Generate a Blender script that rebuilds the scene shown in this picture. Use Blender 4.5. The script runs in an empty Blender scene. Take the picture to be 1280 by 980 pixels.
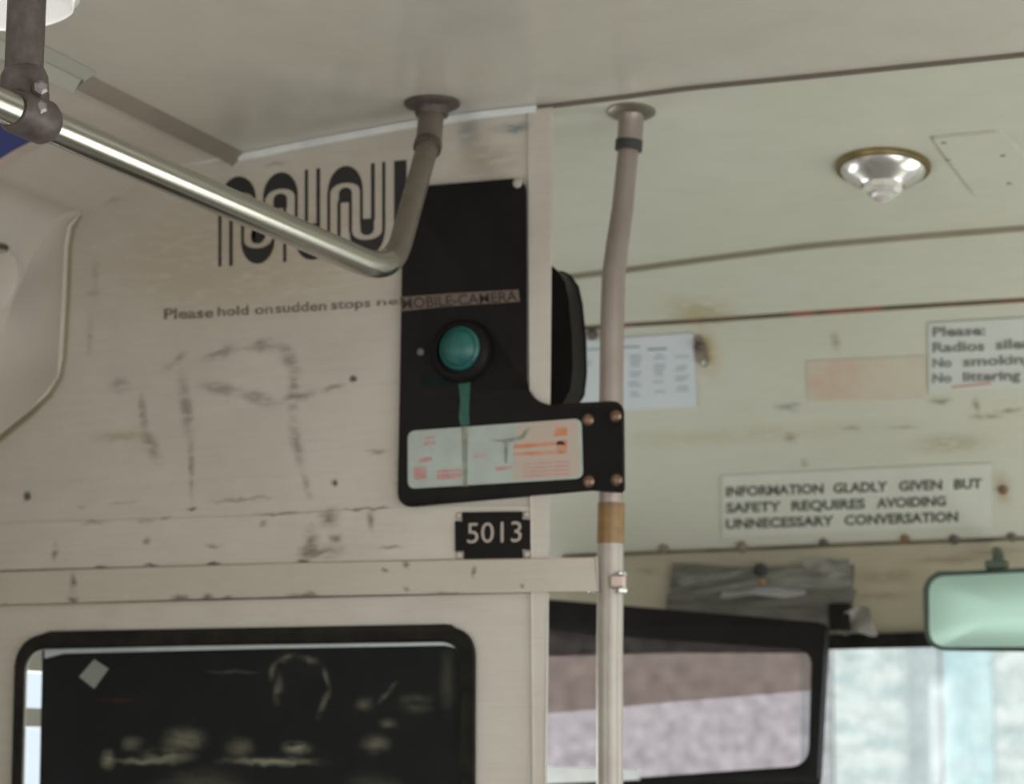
import bpy, bmesh, math, random
from math import radians, sin, cos, pi, atan2, hypot
from mathutils import Vector, Matrix, noise
from mathutils.geometry import tessellate_polygon
from mathutils.bvhtree import BVHTree

random.seed(5)
S = bpy.context.scene
COL = S.collection

# ---------------------------------------------------------------- camera
FPX = 2800.0
CAM = Vector((0.0, 0.0, 1.45))
PITCH, YAW, ROLL = radians(9.42), radians(22.6), radians(0.30)
_f = Vector((-sin(YAW)*cos(PITCH), cos(YAW)*cos(PITCH), sin(PITCH)))
_r = Vector((cos(YAW), sin(YAW), 0.0))
_u = _r.cross(_f)
RIGHT = cos(ROLL)*_r + sin(ROLL)*_u
UP = -sin(ROLL)*_r + cos(ROLL)*_u
cd = bpy.data.cameras.new('camera')
cam = bpy.data.objects.new('camera', cd)
COL.objects.link(cam)
cam.matrix_world = Matrix(((RIGHT.x, UP.x, -_f.x, CAM.x), (RIGHT.y, UP.y, -_f.y, CAM.y),
                           (RIGHT.z, UP.z, -_f.z, CAM.z), (0, 0, 0, 1)))
cd.sensor_fit = 'HORIZONTAL'
cd.sensor_width = 36.0
cd.lens = 36.0*FPX/1280.0
cd.shift_y = -10.0/1280.0
cd.clip_start = 0.02
cd.dof.use_dof = True
cd.dof.focus_distance = 2.5
cd.dof.aperture_fstop = 6.3
S.camera = cam

# ---------------------------------------------------------------- world, sun, daylight at the windows, exposure
w = bpy.data.worlds.new('sky')
S.world = w
w.use_nodes = True
nt = w.node_tree
bg = nt.nodes['Background']
bg.inputs[0].default_value = (0.86, 0.93, 1.0, 1)
bg.inputs[1].default_value = 1.1


def area(name, loc, rot, sx, sy, energy, color):
    l = bpy.data.lights.new(name, 'AREA')
    l.shape = 'RECTANGLE'
    l.size, l.size_y, l.energy, l.color = sx, sy, energy, color
    o = bpy.data.objects.new(name, l)
    o.location, o.rotation_euler = loc, rot
    COL.objects.link(o)
    return o


sun = bpy.data.lights.new('sun', 'SUN')
sun.energy, sun.angle, sun.color = 5.6, radians(2), (1.0, 0.96, 0.9)
so = bpy.data.objects.new('sun', sun)
so.rotation_euler = (radians(42), 0, radians(4))
COL.objects.link(so)
# daylight falling in through the side windows (lamps stand in the window openings)
area('daylight_right', (0.42, 0.6, 1.52), (0, radians(90), 0), 1.0, 5.6, 60, (0.97, 0.98, 1.0))
area('daylight_left', (-2.48, -1.1, 1.35), (0, radians(-90), 0), 1.0, 3.6, 85, (1.0, 0.98, 0.95))
area('daylight_cab', (-2.42, 3.75, 1.3), (0, radians(-90), 0), 0.6, 0.9, 9, (0.96, 1.0, 0.97))
area('daylight_door', (0.42, 4.0, 1.1), (0, radians(90), 0), 1.6, 0.9, 15, (0.97, 1.0, 0.9))

vs = S.view_settings
vs.view_transform = 'Standard'
vs.look = 'None'
vs.exposure = 0.0
vs.gamma = 1.0
vs.use_curve_mapping = False


# ---------------------------------------------------------------- helpers
def ray(px, py):
    return _f*FPX + RIGHT*(px-640.0) - UP*(py-480.0)


def atY(px, py, Y):
    v = ray(px, py)
    return CAM + v*(Y/v.y)


def atX(px, py, X):
    v = ray(px, py)
    return CAM + v*(X/v.x)


def tag(o, label=None, cat=None, group=None, kind=None):
    if label:
        o['label'] = label
    if cat:
        o['category'] = cat
    if group:
        o['group'] = group
    if kind:
        o['kind'] = kind
    return o


def thing(name, loc, label, cat, group=None):
    o = bpy.data.objects.new(name, None)
    o.empty_display_size = 0.05
    o.location = loc
    COL.objects.link(o)
    return tag(o, label, cat, group)


def world_loc(o):
    v = Vector((0, 0, 0))
    while o:
        v = v + o.location
        o = o.parent
    return v


def obj(name, bm, mat, parent=None, smooth=False, origin=None):
    """link a bmesh given in world coordinates as one mesh object"""
    bmesh.ops.recalc_face_normals(bm, faces=bm.faces[:])
    off = world_loc(parent) if parent else Vector((0, 0, 0))
    if origin is not None:
        off = Vector(origin)
    if off.length:
        bmesh.ops.translate(bm, verts=bm.verts[:], vec=-off)
    me = bpy.data.meshes.new(name)
    bm.to_mesh(me)
    bm.free()
    me.materials.append(mat)
    if smooth:
        for p in me.polygons:
            p.use_smooth = True
    o = bpy.data.objects.new(name, me)
    if parent:
        o.parent = parent
    elif origin is not None:
        o.location = off
    COL.objects.link(o)
    if smooth == 'angle':
        m = o.modifiers.new('split', 'EDGE_SPLIT')
        m.split_angle = radians(40)
    return o


def struct(name, bm, mat, parent=None, smooth=False):
    o = obj(name, bm, mat, parent, smooth)
    o['kind'] = 'structure'
    return o


def add_prism(bm, outer, ext, holes=()):
    """planar outline (3-D points) with holes, extruded by the vector ext"""
    loops = [list(outer)] + [list(h) for h in holes]
    flat = [p for l in loops for p in l]
    tris = tessellate_polygon([[Vector(p) for p in l] for l in loops])
    a = [bm.verts.new(p) for p in flat]
    b = [bm.verts.new(Vector(p)+Vector(ext)) for p in flat]
    for t in tris:
        try:
            bm.faces.new([a[i] for i in t])
            bm.faces.new([b[i] for i in reversed(t)])
        except ValueError:
            pass
    i = 0
    for l in loops:
        n = len(l)
        for k in range(n):
            j = (k+1) % n
            try:
                bm.faces.new((a[i+k], a[i+j], b[i+j], b[i+k]))
            except ValueError:
                pass
        i += n


def prism(outer, ext, holes=(), bevel=0.0, seg=2):
    bm = bmesh.new()
    add_prism(bm, outer, ext, holes)
    bmesh.ops.dissolve_limit(bm, angle_limit=radians(0.5), verts=bm.verts[:], edges=bm.edges[:])
    if bevel:
        es = [e for e in bm.edges if len(e.link_faces) == 2 and e.calc_face_angle(0) > radians(50)]
        bmesh.ops.bevel(bm, geom=es, offset=bevel, segments=seg, affect='EDGES', profile=0.5)
    return bm


def round_poly(pts, radii, n=7):
    """round the corners of a 2-D polygon"""
    out = []
    N = len(pts)
    if not hasattr(radii, '__len__'):
        radii = [radii]*N
    for i in range(N):
        p = Vector(pts[i]).to_2d() if len(pts[i]) > 2 else Vector(pts[i])
        a = Vector(pts[i-1])
        b = Vector(pts[(i+1) % N])
        r = radii[i]
        if r <= 0:
            out.append(tuple(p))
            continue
        da, db = (a-p), (b-p)
        r = min(r, da.length*0.49, db.length*0.49)
        A, B = p+da.normalized()*r, p+db.normalized()*r
        for k in range(n+1):
            t = k/n
            # quadratic blend that stays close to an arc
            q = (1-t)**2*A + 2*t*(1-t)*(p*0.9+(A+B)*0.05) + t*t*B
            out.append((q.x, q.y))
    return out


def pxpoly(pts, Y):
    return [atY(x, y, Y) for x, y in pts]


def add_tube(bm, pts, rad, seg=20, cap=True, radii=None):
    pts = [Vector(p) for p in pts]
    rings = []
    prev = None
    for i, p in enumerate(pts):
        if i == 0:
            t = pts[1]-pts[0]
        elif i == len(pts)-1:
            t = pts[-1]-pts[-2]
        else:
            t = (pts[i+1]-p).normalized() + (p-pts[i-1]).normalized()
        t.normalize()
        if prev is None:
            up = Vector((0, 0, 1)) if abs(t.z) < 0.9 else Vector((0, 1, 0))
            n = t.cross(up).normalized()
        else:
            n = (prev - t*prev.dot(t)).normalized()
        prev = n
        b = t.cross(n)
        r = radii[i] if radii else rad
        rings.append([bm.verts.new(p + (n*cos(2*pi*k/seg)+b*sin(2*pi*k/seg))*r) for k in range(seg)])
    for a, b in zip(rings, rings[1:]):
        for k in range(seg):
            bm.faces.new((a[k], a[(k+1) % seg], b[(k+1) % seg], b[k]))
    if cap:
        bm.faces.new(rings[0][::-1])
        bm.faces.new(rings[-1])


def bend(pts, rads, n=10):
    """polyline with rounded corners"""
    out = [Vector(pts[0])]
    for i in range(1, len(pts)-1):
        p, a, b = Vector(pts[i]), Vector(pts[i-1]), Vector(pts[i+1])
        r = rads[i-1]
        A = p+(a-p).normalized()*r
        B = p+(b-p).normalized()*r
        for k in range(n+1):
            t = k/n
            out.append((1-t)**2*A+2*t*(1-t)*p+t*t*B)
    out.append(Vector(pts[-1]))
    return out


def add_lathe(bm, base, axis, prof, seg=28):
    """prof: list of (radius, height along axis)"""
    axis = Vector(axis).normalized()
    up = Vector((0, 1, 0)) if abs(axis.y) < 0.9 else Vector((1, 0, 0))
    n = axis.cross(up).normalized()
    b = axis.cross(n)
    base = Vector(base)
    rings = []
    for r, h in prof:
        if r < 1e-6:
            rings.append([bm.verts.new(base+axis*h)])
        else:
            rings.append([bm.verts.new(base+axis*h+(n*cos(2*pi*k/seg)+b*sin(2*pi*k/seg))*r) for k in range(seg)])
    for A, B in zip(rings, rings[1:]):
        for k in range(seg):
            j = (k+1) % seg
            if len(A) == 1 and len(B) == 1:
                continue
            if len(A) == 1:
                bm.faces.new((A[0], B[j], B[k]))
            elif len(B) == 1:
                bm.faces.new((A[k], A[j], B[0]))
            else:
                bm.faces.new((A[k], A[j], B[j], B[k]))


def add_box(bm, c, s, bevel=0.0):
    r = bmesh.ops.create_cube(bm, size=1.0)
    for v in r['verts']:
        v.co = Vector((v.co.x*s[0]+c[0], v.co.y*s[1]+c[1], v.co.z*s[2]+c[2]))
    if bevel:
        es = list({e for v in r['verts'] for e in v.link_edges})
        bmesh.ops.bevel(bm, geom=es, offset=bevel, segments=2, affect='EDGES', profile=0.5)


def box(c, s, bevel=0.0):
    bm = bmesh.new()
    add_box(bm, c, s, bevel)
    return bm


def grid_sheet(fn, nu, nv, th):
    """sheet fn(u,v)->(point, normal), with thickness th along the normal"""
    bm = bmesh.new()
    A, B = [], []
    for i in range(nu+1):
        A.append([])
        B.append([])
        for j in range(nv+1):
            p, n = fn(i/nu, j/nv)
            A[-1].append(bm.verts.new(p))
            B[-1].append(bm.verts.new(p+n*th))
    for i in range(nu):
        for j in range(nv):
            bm.faces.new((A[i][j], A[i+1][j], A[i+1][j+1], A[i][j+1]))
            bm.faces.new((B[i][j], B[i][j+1], B[i+1][j+1], B[i+1][j]))
    for i in range(nu):
        for j in (0, nv):
            bm.faces.new((A[i][j], A[i+1][j], B[i+1][j], B[i][j]))
    for j in range(nv):
        for i in (0, nu):
            bm.faces.new((A[i][j], A[i][j+1], B[i][j+1], B[i][j]))
    return bm


def bil(q, u, v):
    (ax, ay), (bx, by), (cx, cy), (dx, dy) = q     # TL TR BR BL, v down
    return ((ax*(1-u)+bx*u)*(1-v)+(dx*(1-u)+cx*u)*v, (ay*(1-u)+by*u)*(1-v)+(dy*(1-u)+cy*u)*v)


def text_mesh(s, quad, place, bold=0.0, depth=0.0):
    """lettering s fitted to the quad (TL TR BR BL); place((x,y)) -> point on the thing's surface"""
    cu = bpy.data.curves.new('lettering', 'FONT')
    cu.body = s
    cu.offset = bold
    cu.resolution_u = 3
    o = bpy.data.objects.new('lettering', cu)
    COL.objects.link(o)
    bpy.context.view_layer.update()
    dg = bpy.context.evaluated_depsgraph_get()
    me = bpy.data.meshes.new_from_object(o.evaluated_get(dg))
    bpy.data.objects.remove(o)
    bm = bmesh.new()
    bm.from_mesh(me)
    bpy.data.meshes.remove(me)
    xs = [v.co.x for v in bm.verts]
    x0, x1 = min(xs), max(xs)
    y0, y1 = 0.0, 0.7
    for v in bm.verts:
        u, t = (v.co.x-x0)/(x1-x0), 1-(v.co.y-y0)/(y1-y0)
        v.co = place(bil(quad, u, t))
    return bm


def join_bm(bms):
    out = bmesh.new()
    for b in bms:
        me = bpy.data.meshes.new('t')
        b.to_mesh(me)
        b.free()
        out.from_mesh(me)
        bpy.data.meshes.remove(me)
    return out


# ---------------------------------------------------------------- materials
def mat(name, color, rough=0.5, metal=0.0, spec=0.5, noise_amt=0.0, noise_scale=20.0, color2=None, bump=0.0,
        coat=0.0, stretch=(1, 1, 1), lo=0.35, hi=0.7):
    m = bpy.data.materials.new(name)
    m.use_nodes = True
    t = m.node_tree
    b = t.nodes['Principled BSDF']
    b.inputs['Base Color'].default_value = (*color, 1)
    b.inputs['Roughness'].default_value = rough
    b.inputs['Metallic'].default_value = metal
    b.inputs['Specular IOR Level'].default_value = spec
    b.inputs['Coat Weight'].default_value = coat
    if color2 or bump:
        tc = t.nodes.new('ShaderNodeTexCoord')
        mp = t.nodes.new('ShaderNodeMapping')
        mp.inputs['Scale'].default_value = stretch
        t.links.new(tc.outputs['Object'], mp.inputs[0])
        nz = t.nodes.new('ShaderNodeTexNoise')
        nz.inputs['Scale'].default_value = noise_scale
        nz.inputs['Detail'].default_value = 5
        nz.inputs['Roughness'].default_value = 0.6
        t.links.new(mp.outputs[0], nz.inputs['Vector'])
        if color2:
            mr = t.nodes.new('ShaderNodeMapRange')
            mr.inputs[1].default_value, mr.inputs[2].default_value = lo, hi
            mr.inputs[3].default_value, mr.inputs[4].default_value = 0, noise_amt
            t.links.new(nz.outputs[0], mr.inputs[0])
            mx = t.nodes.new('ShaderNodeMix')
            mx.data_type = 'RGBA'
            mx.inputs[6].default_value = (*color, 1)
            mx.inputs[7].default_value = (*color2, 1)
            t.links.new(mr.outputs[0], mx.inputs[0])
            t.links.new(mx.outputs[2], b.inputs['Base Color'])
        if bump:
            bp = t.nodes.new('ShaderNodeBump')
            bp.inputs['Strength'].default_value = bump
            bp.inputs['Distance'].default_value = 0.004
            t.links.new(nz.outputs[0], bp.inputs['Height'])
            t.links.new(bp.outputs[0], b.inputs['Normal'])
    return m


def paint(name, base, smudge, stains=(), rough=0.4, amt=0.5, scale=6.0, bump=0.05, spec=0.5):
    """old gloss paint with cloudy soiling, streaks and individual worn or dirty marks.
    stains: (cx, cz, rx, rz, angle, colour, strength, soft) in metres on the X-Z plane"""
    m = bpy.data.materials.new(name)
    m.use_nodes = True
    t = m.node_tree
    L = t.links.new
    N = t.nodes.new
    b = t.nodes['Principled BSDF']
    b.inputs['Roughness'].default_value = rough
    b.inputs['Specular IOR Level'].default_value = spec
    tc = N('ShaderNodeTexCoord')
    src = tc.outputs['Object']
    nz = N('ShaderNodeTexNoise')
    nz.inputs['Scale'].default_value = scale
    nz.inputs['Detail'].default_value = 6
    nz.inputs['Roughness'].default_value = 0.65
    L(src, nz.inputs['Vector'])
    mr = N('ShaderNodeMapRange')
    mr.inputs[1].default_value, mr.inputs[2].default_value = 0.4, 0.75
    mr.inputs[4].default_value = amt
    L(nz.outputs[0], mr.inputs[0])
    mx = N('ShaderNodeMix')
    mx.data_type = 'RGBA'
    mx.inputs[6].default_value = (*base, 1)
    mx.inputs[7].default_value = (*smudge, 1)
    L(mr.outputs[0], mx.inputs[0])
    # fine horizontal wiping streaks
    mp = N('ShaderNodeMapping')
    mp.inputs['Scale'].default_value = (6, 6, 90)
    L(src, mp.inputs[0])
    n2 = N('ShaderNodeTexNoise')
    n2.inputs['Scale'].default_value = 2.0
    n2.inputs['Detail'].default_value = 4
    L(mp.outputs[0], n2.inputs['Vector'])
    m2 = N('ShaderNodeMapRange')
    m2.inputs[1].default_value, m2.inputs[2].default_value = 0.45, 0.8
    m2.inputs[4].default_value = 0.35*amt
    L(n2.outputs[0], m2.inputs[0])
    mx2 = N('ShaderNodeMix')
    mx2.data_type = 'RGBA'
    mx2.inputs[7].default_value = (*[c*0.72 for c in smudge], 1)
    L(m2.outputs[0], mx2.inputs[0])
    L(mx.outputs[2], mx2.inputs[6])
    cur = mx2.outputs[2]
    if stains:
        # ragged edges: the coordinates are pushed about by a fine noise
        nd = N('ShaderNodeTexNoise')
        nd.inputs['Scale'].default_value = 55
        nd.inputs['Detail'].default_value = 3
        L(src, nd.inputs['Vector'])
        s1 = N('ShaderNodeVectorMath')
        s1.operation = 'SUBTRACT'
        s1.inputs[1].default_value = (0.5, 0.5, 0.5)
        L(nd.outputs['Color'], s1.inputs[0])
        s2 = N('ShaderNodeVectorMath')
        s2.operation = 'SCALE'
        s2.inputs['Scale'].default_value = 0.014
        L(s1.outputs[0], s2.inputs[0])
        s3 = N('ShaderNodeVectorMath')
        s3.operation = 'ADD'
        L(src, s3.inputs[0])
        L(s2.outputs[0], s3.inputs[1])
        mpb = N('ShaderNodeMapping')
        mpb.inputs['Scale'].default_value = (28, 28, 110)
        L(src, mpb.inputs[0])
        nb = N('ShaderNodeTexNoise')
        nb.inputs['Scale'].default_value = 1.0
        nb.inputs['Detail'].default_value = 3
        L(mpb.outputs[0], nb.inputs['Vector'])
        mb = N('ShaderNodeMapRange')
        mb.inputs[1].default_value, mb.inputs[2].default_value = 0.28, 0.52
        L(nb.outputs[0], mb.inputs[0])
        for (cx, cz, rx, rz, ang, col, st, soft) in stains:
            q = N('ShaderNodeMapping')
            q.vector_type = 'TEXTURE'
            q.inputs['Location'].default_value = (cx, 0, cz)
            q.inputs['Rotation'].default_value = (0, -ang, 0)
            q.inputs['Scale'].default_value = (rx, 1000, rz)
            L(s3.outputs[0], q.inputs[0])
            ln = N('ShaderNodeVectorMath')
            ln.operation = 'LENGTH'
            L(q.outputs[0], ln.inputs[0])
            r = N('ShaderNodeMapRange')
            r.interpolation_type = 'SMOOTHSTEP'
            r.inputs[1].default_value, r.inputs[2].default_value = 1.0, soft
            r.inputs[3].default_value, r.inputs[4].default_value = 0.0, st
            L(ln.outputs['Value'], r.inputs[0])
            mm = N('ShaderNodeMath')
            mm.operation = 'MULTIPLY'
            L(r.outputs[0], mm.inputs[0])
            if st > 0.85:
                mm.inputs[1].default_value = 1.0
            else:
                L(mb.outputs[0], mm.inputs[1])
            k = N('ShaderNodeMix')
            k.data_type = 'RGBA'
            k.inputs[7].default_value = (*col, 1)
            L(mm.outputs[0], k.inputs[0])
            L(cur, k.inputs[6])
            cur = k.outputs[2]
    L(cur, b.inputs['Base Color'])
    if bump:
        bp = N('ShaderNodeBump')
        bp.inputs['Strength'].default_value = bump
        bp.inputs['Distance'].default_value = 0.003
        L(nz.outputs[0], bp.inputs['Height'])
        L(bp.outputs[0], b.inputs['Normal'])
    return m


def glass(name, tint, clear=0.85, dust=(0.6, 0.6, 0.6), rough=0.05, dusty=0.1, ior=1.45):
    """window glass: mostly clear, a sharp reflection and a film of dust"""
    m = bpy.data.materials.new(name)
    m.use_nodes = True
    t = m.node_tree
    t.nodes.clear()
    N, L = t.nodes.new, t.links.new
    out = N('ShaderNodeOutputMaterial')
    tr = N('ShaderNodeBsdfTransparent')
    tr.inputs[0].default_value = (*tint, 1)
    gl = N('ShaderNodeBsdfGlossy')
    gl.inputs['Roughness'].default_value = rough
    df = N('ShaderNodeBsdfDiffuse')
    df.inputs[0].default_value = (*dust, 1)
    fr = N('ShaderNodeFresnel')
    fr.inputs[0].default_value = ior
    a = N('ShaderNodeMixShader')
    L(fr.outputs[0], a.inputs[0])
    L(tr.outputs[0], a.inputs[1])
    L(gl.outputs[0], a.inputs[2])
    c = N('ShaderNodeMixShader')
    tc = N('ShaderNodeTexCoord')
    nz = N('ShaderNodeTexNoise')
    nz.inputs['Scale'].default_value = 25
    nz.inputs['Detail'].default_value = 6
    L(tc.outputs['Object'], nz.inputs['Vector'])
    mr = N('ShaderNodeMapRange')
    mr.inputs[1].default_value, mr.inputs[2].default_value = 0.35, 0.75
    mr.inputs[3].default_value, mr.inputs[4].default_value = dusty*0.3, dusty*2
    L(nz.outputs[0], mr.inputs[0])
    L(mr.outputs[0], c.inputs[0])
    L(a.outputs[0], c.inputs[1])
    L(df.outputs[0], c.inputs[2])
    L(c.outputs[0], out.inputs[0])
    return m


# ---------------------------------------------------------------- layout
YB = 3.20            # face of the partition behind the driver
XL, XR = -2.30, 0.28  # side walls
YR = -3.2            # rear end of what is built
GR = (0.10, 0.085, 0.06)     # grime
RU = (0.16, 0.075, 0.03)     # rust
GG = (0.28, 0.26, 0.22)      # scrubbed graffiti ghost
PU = (0.235, 0.195, 0.175)


def st_dot(px, py, rx, ry, col=GR, s=0.9, soft=0.3, Y=YB, rot=0.0):
    p = atY(px, py, Y)
    k = Y/2800.0*1.13
    return (p.x, p.z, rx*k*1.08, ry*k, rot, col, s, soft)


def st_line(x0, y0, x1, y1, wd, col=GR, s=0.8, soft=0.2, Y=YB):
    a, b = atY(x0, y0, Y), atY(x1, y1, Y)
    k = Y/2800.0*1.13
    return ((a.x+b.x)/2, (a.z+b.z)/2, hypot(b.x-a.x, b.z-a.z)/2+wd*k, wd*k, atan2(b.z-a.z, b.x-a.x), col, s, soft)


sb = []
# screws and drip stains on the partition
for x, y, r in ((441, 473, 7), (418, 604, 7), (34, 620, 8)):
    sb.append(st_dot(x, y, r, r, (0.05, 0.045, 0.03), 0.95, 0.2))
# scrubbed tag: an arch over two legs, with a serif blot at the left
for a in ((225, 460, 240, 560, 16), (238, 540, 240, 636, 7), (205, 462, 235, 440, 10), (250, 450, 300, 432, 14),
          (300, 432, 350, 430, 14), (350, 432, 372, 462, 16), (368, 460, 366, 520, 14), (364, 520, 378, 590, 14),
          (378, 590, 388, 622, 9), (250, 482, 300, 490, 14), (300, 490, 345, 505, 14), (345, 503, 400, 488, 10),
          (400, 488, 432, 480, 7), (176, 490, 182, 540, 10), (180, 540, 198, 575, 16)):
    sb.append(st_line(*a, col=PU, s=0.84, soft=0.0))
sb.append(st_dot(150, 482, 22, 16, PU, 0.75, 0.0))
sb.append(st_line(250, 628, 360, 620, 5, (0.22, 0.2, 0.18), 0.7, 0.1))
sb.append(st_line(130, 630, 180, 627, 4, GG, 0.7, 0.1))
sb.append(st_dot(240, 637, 9, 4, (0.08, 0.05, 0.03), 0.9, 0.1))
# bands of grime along the joints
sb.append(st_line(305, 645, 420, 639, 2.6, GR, 0.85, 0.2))
sb.append(st_line(420, 638, 500, 634, 3.0, GR, 0.85, 0.2))
for x, y, rx, ry in ((120, 653, 28, 4), (185, 652, 20, 6), (207, 648, 12, 4), (185, 677, 8, 8), (70, 690, 6, 22),
                     (102, 634, 8, 4), (268, 683, 18, 5), (390, 675, 14, 30), (420, 672, 14, 10), (412, 648, 22, 20),
                     (405, 690, 40, 14), (385, 690, 20, 14), (465, 650, 8, 20), (330, 655, 8, 8), (490, 685, 22, 4),
                     (95, 735, 7, 24), (500, 604, 12, 6), (470, 565, 20, 6)):
    sb.append(st_dot(x, y, rx, ry, (0.15, 0.115, 0.08), 0.84, -0.1))
for x, y, rx, ry in ((128, 709, 14, 3.5), (190, 707, 14, 3.5), (268, 705, 15, 4), (380, 702, 15, 4)):
    sb.append(st_dot(x, y, rx, ry, (0.06, 0.05, 0.04), 0.9, 0.1))
# yellow age marks near the cove and rust by the black plate
for x, y, rx, ry in ((115, 368, 16, 7), (140, 250, 26, 9), (120, 345, 8, 40), (112, 420, 8, 40), (498, 590, 6, 40),
                     (150, 545, 60, 10)):
    sb.append(st_dot(x, y, rx, ry, (0.32, 0.25, 0.12), 0.6, 0.0))
sb.append(st_dot(345, 205, 26, 5, (0.2, 0.1, 0.07), 0.55, 0.0))
sb.append(st_dot(610, 200, 60, 30, (0.30, 0.22, 0.12), 0.5, 0.0))
sb.append(st_dot(585, 165, 20, 30, (0.16, 0.2, 0.22), 0.55, 0.0))
sb.append(st_dot(640, 160, 36, 10, (0.05, 0.14, 0.16), 0.8, 0.0))
sb.append(st_dot(300, 320, 330, 130, (0.44, 0.37, 0.265), 0.7, 0.2))  # broad soft yellow-brown tone over the upper partition

CREAM = (0.54, 0.505, 0.44)
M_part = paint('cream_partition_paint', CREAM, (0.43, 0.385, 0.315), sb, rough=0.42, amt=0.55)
strip_st = []
for x, y, rx, ry in ((95, 750, 12, 8), (230, 747, 20, 6), (262, 748, 14, 6), (288, 748, 12, 5), (370, 744, 14, 6),
                     (390, 743, 20, 5), (512, 706, 7, 8), (512, 736, 7, 6), (596, 716, 5, 12), (655, 733, 6, 5),
                     (95, 730, 8, 20), (484, 715, 6, 5), (30, 757, 40, 3), (560, 742, 30, 3)):
    strip_st.append(st_dot(x, y, rx, ry, (0.07, 0.055, 0.04), 0.8, 0.0))
M_strip = paint('cream_strip_paint', (0.49, 0.445, 0.37), (0.41, 0.36, 0.29), strip_st, rough=0.42, amt=0.5)
M_ceil = paint('cream_ceiling_gloss', (0.52, 0.50, 0.435), (0.46, 0.42, 0.345), rough=0.22, amt=0.5, scale=3.0, bump=0.02)
M_cove = paint('cream_cove_paint', (0.58, 0.54, 0.47), (0.50, 0.45, 0.37), rough=0.38, amt=0.4)

sf = []
YF = 4.2
sf.append(st_dot(880, 395, 60, 16, (0.33, 0.27, 0.12), 0.7, 0.0, Y=4.2))
sf.append(st_dot(884, 440, 24, 36, (0.40, 0.28, 0.10), 0.75, 0.0, Y=4.26))
sf.append(st_dot(985, 508, 22, 7, (0.16, 0.17, 0.14), 0.85, 0.0, Y=4.33))
for x, y, rx, ry in ((990, 548, 10, 10), (1002, 578, 8, 6), (1016, 606, 8, 22), (1235, 522, 24, 5), (1225, 510, 6, 12),
                     (1265, 515, 20, 4), (1065, 536, 16, 3), (1130, 535, 20, 3)):
    sf.append(st_dot(x, y, rx, ry, (0.2, 0.14, 0.09), 0.75, 0.0, Y=4.38))
sf.append(st_dot(1045, 428, 8, 14, (0.26, 0.22, 0.15), 0.85, 0.0, Y=4.25))
sf.append(st_dot(1190, 555, 60, 16, (0.33, 0.29, 0.17), 0.7, 0.0, Y=4.4))
sf.append(st_dot(900, 548, 300, 14, (0.38, 0.36, 0.22), 0.45, 0.0, Y=4.4))
sf.append(st_dot(1254, 612, 14, 26, (0.30, 0.18, 0.08), 0.6, 0.0, Y=4.45))
sf.append(st_dot(1170, 497, 18, 5, (0.16, 0.14, 0.08), 0.8, 0.0, Y=4.3))
for x, y, rx, ry in ((1110, 720, 60, 14), (1190, 700, 80, 8), (1100, 745, 46, 8), (810, 715, 20, 10), (1240, 690, 50, 6)):
    sf.append(st_dot(x, y, rx, ry, (0.28, 0.21, 0.13), 0.65, 0.0, Y=4.53))
M_front = paint('cream_front_paint', (0.53, 0.53, 0.445), (0.46, 0.455, 0.355), sf, rough=0.38, amt=0.45, scale=3.0)
M_front2 = paint('cream_header_paint', (0.46, 0.42, 0.31), (0.36, 0.31, 0.21), sf, rough=0.45, amt=0.6, scale=4.0)

M_white_trim = mat('pale_bead_paint', (0.80, 0.82, 0.80), 0.3, noise_amt=0.5, color2=(0.5, 0.54, 0.55), noise_scale=18)
M_taupe = mat('taupe_trim_paint', (0.215, 0.185, 0.145), 0.5, noise_amt=0.5, color2=(0.28, 0.25, 0.2), noise_scale=12)
M_groove = mat('taupe_groove_paint', (0.27, 0.245, 0.175), 0.55, noise_amt=0.5, color2=(0.2, 0.17, 0.12), noise_scale=9)
M_rustline = mat('rusty_seam_sealant', (0.10, 0.085, 0.05), 0.7, noise_amt=1.0, color2=(0.30, 0.09, 0.06), noise_scale=11, lo=0.47, hi=0.6)
M_chrome = mat('brushed_stainless_steel', (0.50, 0.49, 0.44), 0.24, metal=1.0, noise_amt=0.4, color2=(0.40, 0.38, 0.33),
               noise_scale=60, stretch=(8, 1, 8), bump=0.02)
M_dullsteel = mat('dull_brown_steel', (0.30, 0.265, 0.225), 0.42, metal=0.85, noise_amt=0.7, color2=(0.22, 0.185, 0.15), noise_scale=25)
M_pole = mat('worn_pole_steel', (0.33, 0.285, 0.25), 0.45, metal=0.6, noise_amt=0.5, color2=(0.26, 0.21, 0.18), noise_scale=20)
M_whitepole = mat('pale_worn_pole_paint', (0.36, 0.335, 0.29), 0.38, metal=0.2, noise_amt=0.7, color2=(0.28, 0.235, 0.195), noise_scale=18)
M_dark = mat('dark_greasy_casting', (0.075, 0.06, 0.055), 0.5, metal=0.4, noise_amt=0.9, color2=(0.15, 0.125, 0.115), noise_scale=45)
M_ring = mat('black_rubber_ring', (0.03, 0.032, 0.028), 0.6)
M_tape_tan = mat('brown_tape', (0.24, 0.135, 0.035), 0.4, noise_amt=0.9, color2=(0.10, 0.05, 0.02), noise_scale=30)
M_black = mat('black_panel_paint', (0.008, 0.0075, 0.007), 0.5, spec=0.12, noise_amt=0.6, color2=(0.016, 0.014, 0.012), noise_scale=14)
M_rubber = mat('black_window_rubber', (0.011, 0.011, 0.009), 0.55, spec=0.1, noise_amt=0.8, color2=(0.03, 0.026, 0.02), noise_scale=22)
M_blackgreen = mat('dark_green_black_plastic', (0.035, 0.042, 0.03), 0.4)
M_ink = mat('black_ink', (0.018, 0.017, 0.016), 0.5)
M_softink = mat('faded_brown_ink', (0.10, 0.07, 0.055), 0.6, noise_amt=1.0, color2=(0.26, 0.21, 0.16), noise_scale=70)
M_grayink = mat('grey_print', (0.17, 0.18, 0.16), 0.6)
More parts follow.
